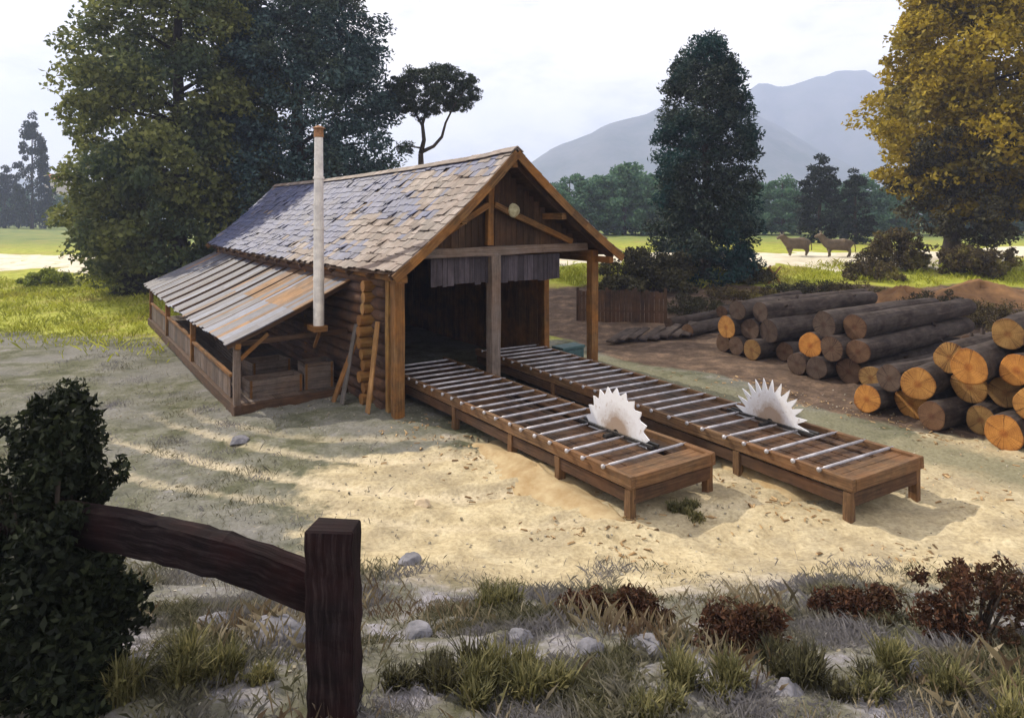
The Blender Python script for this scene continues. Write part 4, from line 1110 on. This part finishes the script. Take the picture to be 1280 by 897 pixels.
def chain(mb, P_, w, h, off):                 # a split timber: one hewn four-sided bar along the sagging line
    q = len(mb.v); L_ = 0
    for i, p in enumerate(P_):
        d_ = (P_[min(i + 1, len(P_) - 1)] - P_[max(i - 1, 0)]).normalized(); sd = d_.cross(Vector((0, 0, 1))).normalized(); u2 = sd.cross(d_).normalized()
        for k_, (sx, sy) in enumerate(((-1, -.8), (-.2, -1), (.9, -.9), (1, .1), (.8, .9), (.1, 1), (-.8, .9), (-1, .2))):
            mb.v.append(p + off + sd * (sx * w / 2) + u2 * (sy * h / 2) + Vector([random.uniform(-.006, .006) for _ in range(3)]))
    for i in range(len(P_) - 1):
        for k_ in range(8):
            k2 = (k_ + 1) % 8; a_ = q + i * 8; x0, x1 = i * .12, (i + 1) * .12
            mb.face((a_ + k_, a_ + k2, a_ + 8 + k2, a_ + 8 + k_), ((x0, k_ * .11), (x0, k_ * .11 + .11), (x1, k_ * .11 + .11), (x1, k_ * .11)))
    mb.face(tuple(q + k_ for k_ in range(8))[::-1], ((0, 0),) * 8); mb.face(tuple(q + (len(P_) - 1) * 8 + k_ for k_ in range(8)), ((0, 0),) * 8)
chain(m_, fine, .2, .31, Vector((0, 0, 0)))
m_.build('rail', M['darkwood'], root)
pb2 = atd(10, 5.85) - pb
m_ = MB(); m_.beam((pb2.x, pb2.y, -.6), (pb2.x, pb2.y, 1.2), .3, .3, (0, 1, 0), 6, .014); m_.build('post', M['darkwood'], root, .02)
def make_weed(name, p, rx, h, n, mat, label, seed):
    root = empty(name, p); tag(root, label, 'weed'); r_ = np.random.default_rng(seed)
    k = 7; cx = r_.normal(0, rx * .45, k); cy = r_.normal(0, rx * .35, k); hh = h * r_.uniform(.5, 1.25, k); out = []
    i = r_.integers(0, k, n); x = cx[i] + r_.normal(0, .05, n); y = cy[i] + r_.normal(0, .05, n)
    z = terr(x + p.x, y + p.y) - p.z - .02
    a = r_.uniform(0, 6.283, n); L = hh[i] * r_.uniform(.45, 1.15, n) * 1.25; ln = r_.uniform(.1, .75, n); w = r_.uniform(.004, .011, n)
    px, py = np.cos(a), np.sin(a); sx, sy = -py * w, px * w
    def P(t): return np.stack([x + px * L * ln * t ** 1.7, y + py * L * ln * t ** 1.7, z + L * (t - .3 * ln * t * t)], 1)
    S = np.stack([sx, sy, 0 * sx], 1)
    q = []
    for t0, t1, k0, k1 in ((0, .4, .8, 1), (.4, .75, 1, .7), (.75, 1, .7, .05)):
        q.append(np.stack([P(t0) - S * k0, P(t0) + S * k0, P(t1) + S * k1, P(t1) - S * k1], 1))
    lf = P(.55)[: n // 2] + r_.normal(0, .02, (n // 2, 3)); lq = leaf_quads(lf, .05, 2.2)
    fastmesh('blades', np.concatenate(q), 4, mat, root); fastmesh('leaves', lq, 4, mat, root)
    return root
# russet shrubs and olive weeds on the near bank
for i, (px, py, rx, h, mat, lab) in enumerate((
    (795, 778, .30, .30, 'fol_red', 'small round russet shrub on the near bank, middle of the picture'),
    (935, 812, .42, .34, 'fol_red', 'wide russet shrub on the near bank below the two saw tables'),
    (1075, 775, .48, .26, 'fol_red', 'low russet shrub on the near bank left of the big one at the right edge'),
    (1215, 800, .55, .75, 'fol_red', 'big russet shrub at the right edge of the near bank'),
    (735, 772, .32, .2, 'fol_red', 'smallest russet tuft left of the small round russet shrub'),
    (622, 760, .30, .3, 'fol_olive', 'olive weed clump right of the fence post, farther one'),
    (560, 850, .45, .34, 'fol_dkbrown', 'dark olive weed clump close right of the fence post'),
    (690, 860, .5, .34, 'fol_olive', 'olive weed clump at the bottom middle of the picture'),
    (850, 872, .5, .3, 'fol_olive', 'yellowish weed clump at the bottom below the wide russet shrub'),
    (1180, 872, .6, .32, 'fol_olive', 'olive weed clump at the bottom right under the big russet shrub'),
    (250, 850, .5, .36, 'fol_olive', 'olive weed clump under the sagging fence rail'),
    (1030, 850, .45, .25, 'fol_dkbrown', 'dark weed clump at the bottom right, left of the olive clump'),
    (860, 640, .45, .18, 'fol_olive', 'grey-green weed clump against the end of the nearer saw table'))):
    if mat != 'fol_red': make_weed('weed_clump', at(px, py), rx * 1.35, h * .72, int(1300 * rx / .45), M[mat], lab, 40 + i); continue
    make_bush('shrub', at(px, py), rx, rx * .7, h, 46, 90, .10 + .05 * rx, .062, M[mat], lab, 'shrub', None, 40 + i, 14, .35, 2.6)
# stones
def rock(p, sx, sy, sz, mat, label, seed, sub=4):
    bm = bmesh.new(); bmesh.ops.create_icosphere(bm, subdivisions=sub, radius=1)
    r_ = random.Random(seed); dirs = [(Vector((r_.gauss(0, 1), r_.gauss(0, 1), r_.gauss(0, .8))).normalized(), r_.uniform(.62, .95)) for _ in range(13)]
    for v in bm.verts:
        n_ = v.co.normalized(); rr = 1.0
        for d_, h_ in dirs:
            dt = n_.dot(d_)
            if dt > .05: rr = min(rr, h_ / dt)
        rr *= 1 + .03 * math.sin(n_.x * 9 + seed) * math.sin(n_.y * 11) + r_.uniform(-.008, .008)
        v.co = Vector((n_.x * sx, n_.y * sy, n_.z * sz)) * rr
    me = bpy.data.meshes.new('rock'); bm.to_mesh(me); bm.free(); me.materials.append(M[mat])
    o = bpy.data.objects.new('rock', me); COL.objects.link(o); o.location = p + Vector((0, 0, sz * .08)); o.rotation_euler = (0, 0, seed)
    tag(o, label, 'rock', 'stones on the near bank')
for i, (px, py, sx, sz, mat, lab) in enumerate((
    (345, 800, .34, .17, 'rock', 'large pale lilac stone under the fence rail, against the post'),
    (265, 780, .2, .1, 'rock', 'small pale stone under the middle of the fence rail'),
    (513, 705, .22, .12, 'rock', 'flat lilac-grey stone right of the fence post top'),
    (808, 815, .22, .12, 'rock', 'pale lilac stone just below the small round russet shrub'),
    (735, 818, .18, .1, 'rock', 'grey stone on the bank left of the pale lilac one'),
    (520, 795, .2, .1, 'rock', 'grey stone beside the dark olive weed clump'),
    (650, 800, .14, .08, 'rock', 'small grey stone between the weed clumps at the bottom middle'),
    (1130, 845, .2, .1, 'rock', 'grey stone at the bottom right among the weeds'),
    (985, 868, .16, .09, 'rock', 'pale stone at the bottom right beside the dark weed clump'),
    (528, 632, .17, .1, 'sandstone', 'cream stone lying alone on the sand left of the nearer saw table'),
    (300, 552, .26, .12, 'rock', 'dark lilac stone below the near corner of the lean-to sill'))):
    rock(at(px, py), sx, sx * .8, sz, mat, lab, 3 + i)

# grass as stuff
def grass(name, n, region, hmin, hmax, wid, mat, dens=None, lean=.5):
    x0, x1, y0, y1 = region
    x = rng.uniform(x0, x1, n); y = rng.uniform(y0, y1, n)
    keep = dens(x, y) > rng.uniform(0, 1, n); x = x[keep]; y = y[keep]; n = len(x)
    z = terr(x, y); h = rng.uniform(hmin, hmax, n) * (.55 + .6 * (np.sin(x * 2.1 + np.cos(y * 1.7)) * .5 + .5))
    a = rng.uniform(0, 6.283, n); w = wid * rng.uniform(.6, 1.4, n)
    dx = np.cos(a) * w / 2; dy = np.sin(a) * w / 2
    lx = rng.normal(0, lean, n) * h; ly = rng.normal(0, lean, n) * h
    base = np.stack([x, y, z - .02], 1)
    v = np.stack([base + np.stack([-dx, -dy, 0 * h], 1), base + np.stack([dx, dy, 0 * h], 1),
                  base + np.stack([dx * .6 + lx * .45, dy * .6 + ly * .45, h * .65], 1), base + np.stack([lx, ly, h * .95], 1)], 1)
    o = fastmesh(name, v, 4, mat); tag(o, kind='stuff'); return o
def vnoise(x, y, s, p=0.0):
    return .5 + .5 * np.sin(x * s + 1.3 * np.sin(y * s * .8 + p)) * np.cos(y * s * 1.2 + .9 * np.sin(x * s * 1.3 + p))
o = grass('grass', 430000, (-7.5, 9.5, 3.6, 10), .03, .15, .006, M['grass_near'],
      lambda x, y: ss(10, 7.2, y) * (.06 + .94 * ss(.38, .72, vnoise(x, y, 1.9))) * (np.abs(x) < y * .85 + .5))
tag(o, 'dry grey-olive grass covering the near bank', 'grass')
M['straw'] = foliage('dead straw', (.12, .10, .06), (.24, .20, .13), (.40, .35, .26), (.10, .06, .035), .2, .5, .6, 1.2)
o = grass('dead_stems', 26000, (-7.5, 9.5, 3.6, 9.2), .10, .32, .0038, M['straw'],
      lambda x, y: ss(9.2, 7.4, y) * ss(.45, .85, vnoise(x, y, 1.7, 3)) * (np.abs(x) < y * .85 + .5), .35)
tag(o, 'dead straw stems tangled in the grass of the near bank', 'dead stems')
o = grass('grass', 110000, (-17, -2, 9, 30), .03, .13, .012, M['grass_near'],
      lambda x, y: ss(-1.5, -6.5, x + .25 * (y - 12)) * (.05 + .95 * ss(.45, .85, vnoise(x, y, 1.4, 1))) * (np.abs(x) < y * .85) * (((x - P0[0]) * B_[0] + (y - P0[1]) * B_[1] < -3.4) | ((x - P0[0]) * A_[0] + (y - P0[1]) * A_[1] < 2.9)))
tag(o, 'short grey-green grass on the slope left of the lean-to', 'grass')
def infoot(x, y):
    u = (x - P0[0]) * A_[0] + (y - P0[1]) * A_[1]; v = (x - P0[0]) * B_[0] + (y - P0[1]) * B_[1]
    return ((v > -3.4) & (v < 7) & (u > -10) & (u < 23)) | ((v > 9.3) & (y < 39.5 + np.sin(x)))
o = grass('meadow_grass', 150000, (-48, 42, 25, 50), .12, .4, .05, M['grass_far'],
      lambda x, y: np.where(infoot(x, y), 0, np.where(x < -5, ss(25, 33, y + .25 * (x + 16)), ss(27, 32, y) * ss(46.5, 43.5, y + 1.2 * np.sin(x * .8)))) * (np.abs(x) < y * .85) * (.25 + .75 * vnoise(x, y, .5)))
tag(o, 'bright yellow-green meadow grass behind the sawmill and log piles', 'grass')

def scatter(name, n, dens, region, smin, smax, asp, mat, label, cat):
    x0, x1, y0, y1 = region; x = rng.uniform(x0, x1, n); y = rng.uniform(y0, y1, n)
    k = dens(x, y) > rng.uniform(0, 1, n); x = x[k]; y = y[k]; n = len(x); z = terr(x, y)
    L = rng.uniform(smin, smax, n); w = L / asp * rng.uniform(.6, 1.4, n); h = w * rng.uniform(.25, .6, n); a = rng.uniform(0, 6.283, n)
    ca, sa = np.cos(a), np.sin(a); tl = rng.normal(0, .12, n)
    def P(sx, sy, sz, k_=1.0): return np.stack([x + ca * sx * L / 2 * k_ - sa * sy * w / 2 * k_, y + sa * sx * L / 2 * k_ + ca * sy * w / 2 * k_, z + h * sz + tl * sx * L * .3], 1)
    B = [P(-1, -1, -.4), P(1, -1, -.4), P(1, 1, -.4), P(-1, 1, -.4)]; T_ = [P(-1, -1, 1, .8), P(1, -.8, 1, .8), P(.9, 1, 1, .8), P(-1, .9, 1, .8)]
    q = [np.stack(T_, 1)] + [np.stack([B[i], B[(i + 1) % 4], T_[(i + 1) % 4], T_[i]], 1) for i in range(4)]
    o = fastmesh(name, np.concatenate(q), 4, mat); tag(o, label, cat, None, 'stuff')
def uvl(x, y): return (x - P0[0]) * A_[0] + (y - P0[1]) * A_[1], (x - P0[0]) * B_[0] + (y - P0[1]) * B_[1]
def chipd(x, y):
    u, v = uvl(x, y); d = np.exp(-((v - .2) / 1.0) ** 2) * (u < -.2) * (u > -9) + .9 * np.exp(-((v - 3.2) / .6) ** 2) * (u < -1) + .5 * np.exp(-((v - 6.6) / .8) ** 2) * (u < -1) + .8 * np.exp(-((v - 9.8) / .9) ** 2) * (u < 1) * (u > -12)
    return np.clip(d, 0, 1) * vnoise(x, y, 2.0, 2)
M['chip'] = foliage('wood chips', (.10, .06, .03), (.30, .19, .09), (.52, .38, .22), None, .0)
M['pebble'] = foliage('pebbles', (.16, .14, .10), (.28, .25, .19), (.40, .38, .34), None, .0)
scatter('wood_chips', 16000, chipd, (-6, 14, 7, 22), .03, .16, 4.5, M['chip'], 'pale wood chips and bark scraps strewn round the saw tables and logs', 'wood chips')
scatter('pebbles', 7000, lambda x, y: .25 + .75 * vnoise(x, y, 1.1, 4) ** 2, (-11, 13, 5, 20), .015, .05, 1.4, M['pebble'], 'small grey pebbles scattered over the yard', 'pebbles')

# ------------------------------------------------------------------ haze
bm = bmesh.new(); bmesh.ops.create_cube(bm, size=1)
for v in bm.verts: v.co = Vector((v.co.x * 9000, 1250 + v.co.y * 3000, 205 + v.co.z * 440))
me = bpy.data.meshes.new('haze'); bm.to_mesh(me); bm.free()
m, nt, out = new_mat('haze'); pv = nt.nodes.new('ShaderNodeVolumePrincipled')
pv.inputs['Color'].default_value = (.60, .69, 1.0, 1); pv.inputs['Density'].default_value = .00055; pv.inputs['Anisotropy'].default_value = .1
nt.links.new(pv.outputs[0], out.inputs['Volume']); me.materials.append(m)
o = bpy.data.objects.new('haze', me); COL.objects.link(o); tag(o, 'pale blue air between the sawmill and the mountains', 'haze', None, 'stuff')

# ------------------------------------------------------------------ light
SUN = Vector((-.80, .55, .0)).normalized(); EL = R(39)
to = Vector((SUN.x * math.cos(EL), SUN.y * math.cos(EL), math.sin(EL)))
sl = bpy.data.lights.new('sun', 'SUN'); sl.energy = 4.2; sl.angle = R(.6); sl.color = (1, .9, .74)
so = bpy.data.objects.new('sun', sl); COL.objects.link(so); so.rotation_euler = to.to_track_quat('Z', 'Y').to_euler()
w = bpy.data.worlds.new('World'); scene.world = w; w.use_nodes = True; nt = w.node_tree; nt.nodes.clear()
out = nt.nodes.new('ShaderNodeOutputWorld'); bg = nt.nodes.new('ShaderNodeBackground'); bg.inputs[1].default_value = .1
sky = nt.nodes.new('ShaderNodeTexSky'); sky.sky_type = 'NISHITA'; sky.sun_disc = False; sky.sun_elevation = EL
sky.sun_rotation = math.atan2(SUN.x, SUN.y); sky.dust_density = 2.5
tc = nt.nodes.new('ShaderNodeTexCoord'); mp = nt.nodes.new('ShaderNodeMapping'); mp.inputs['Scale'].default_value = (1, 1, 2.4)
nt.links.new(tc.outputs['Generated'], mp.inputs[0])
n1 = noise(nt, mp.outputs[0], 2.2, 7, .58); n2 = noise(nt, mp.outputs[0], 5.5, 6, .6)
cl = ramp(nt, n2, [(.3, (7.4, 7.2, 7.6)), (.46, (10.4, 9.8, 9.2)), (.64, (12.0, 11.0, 9.4))])
fac = ramp(nt, n1, [(.25, (.72, .72, .72)), (.55, (1, 1, 1))])
nt.links.new(mixc(nt, fac, sky.outputs[0], cl), bg.inputs[0]); nt.links.new(bg.outputs[0], out.inputs[0])
scene.cycles.volume_bounces = 2
scene.view_settings.view_transform = 'Standard'; scene.view_settings.look = 'None'
scene.view_settings.exposure = .5; scene.view_settings.gamma = 1
scene.view_settings.use_curve_mapping = False
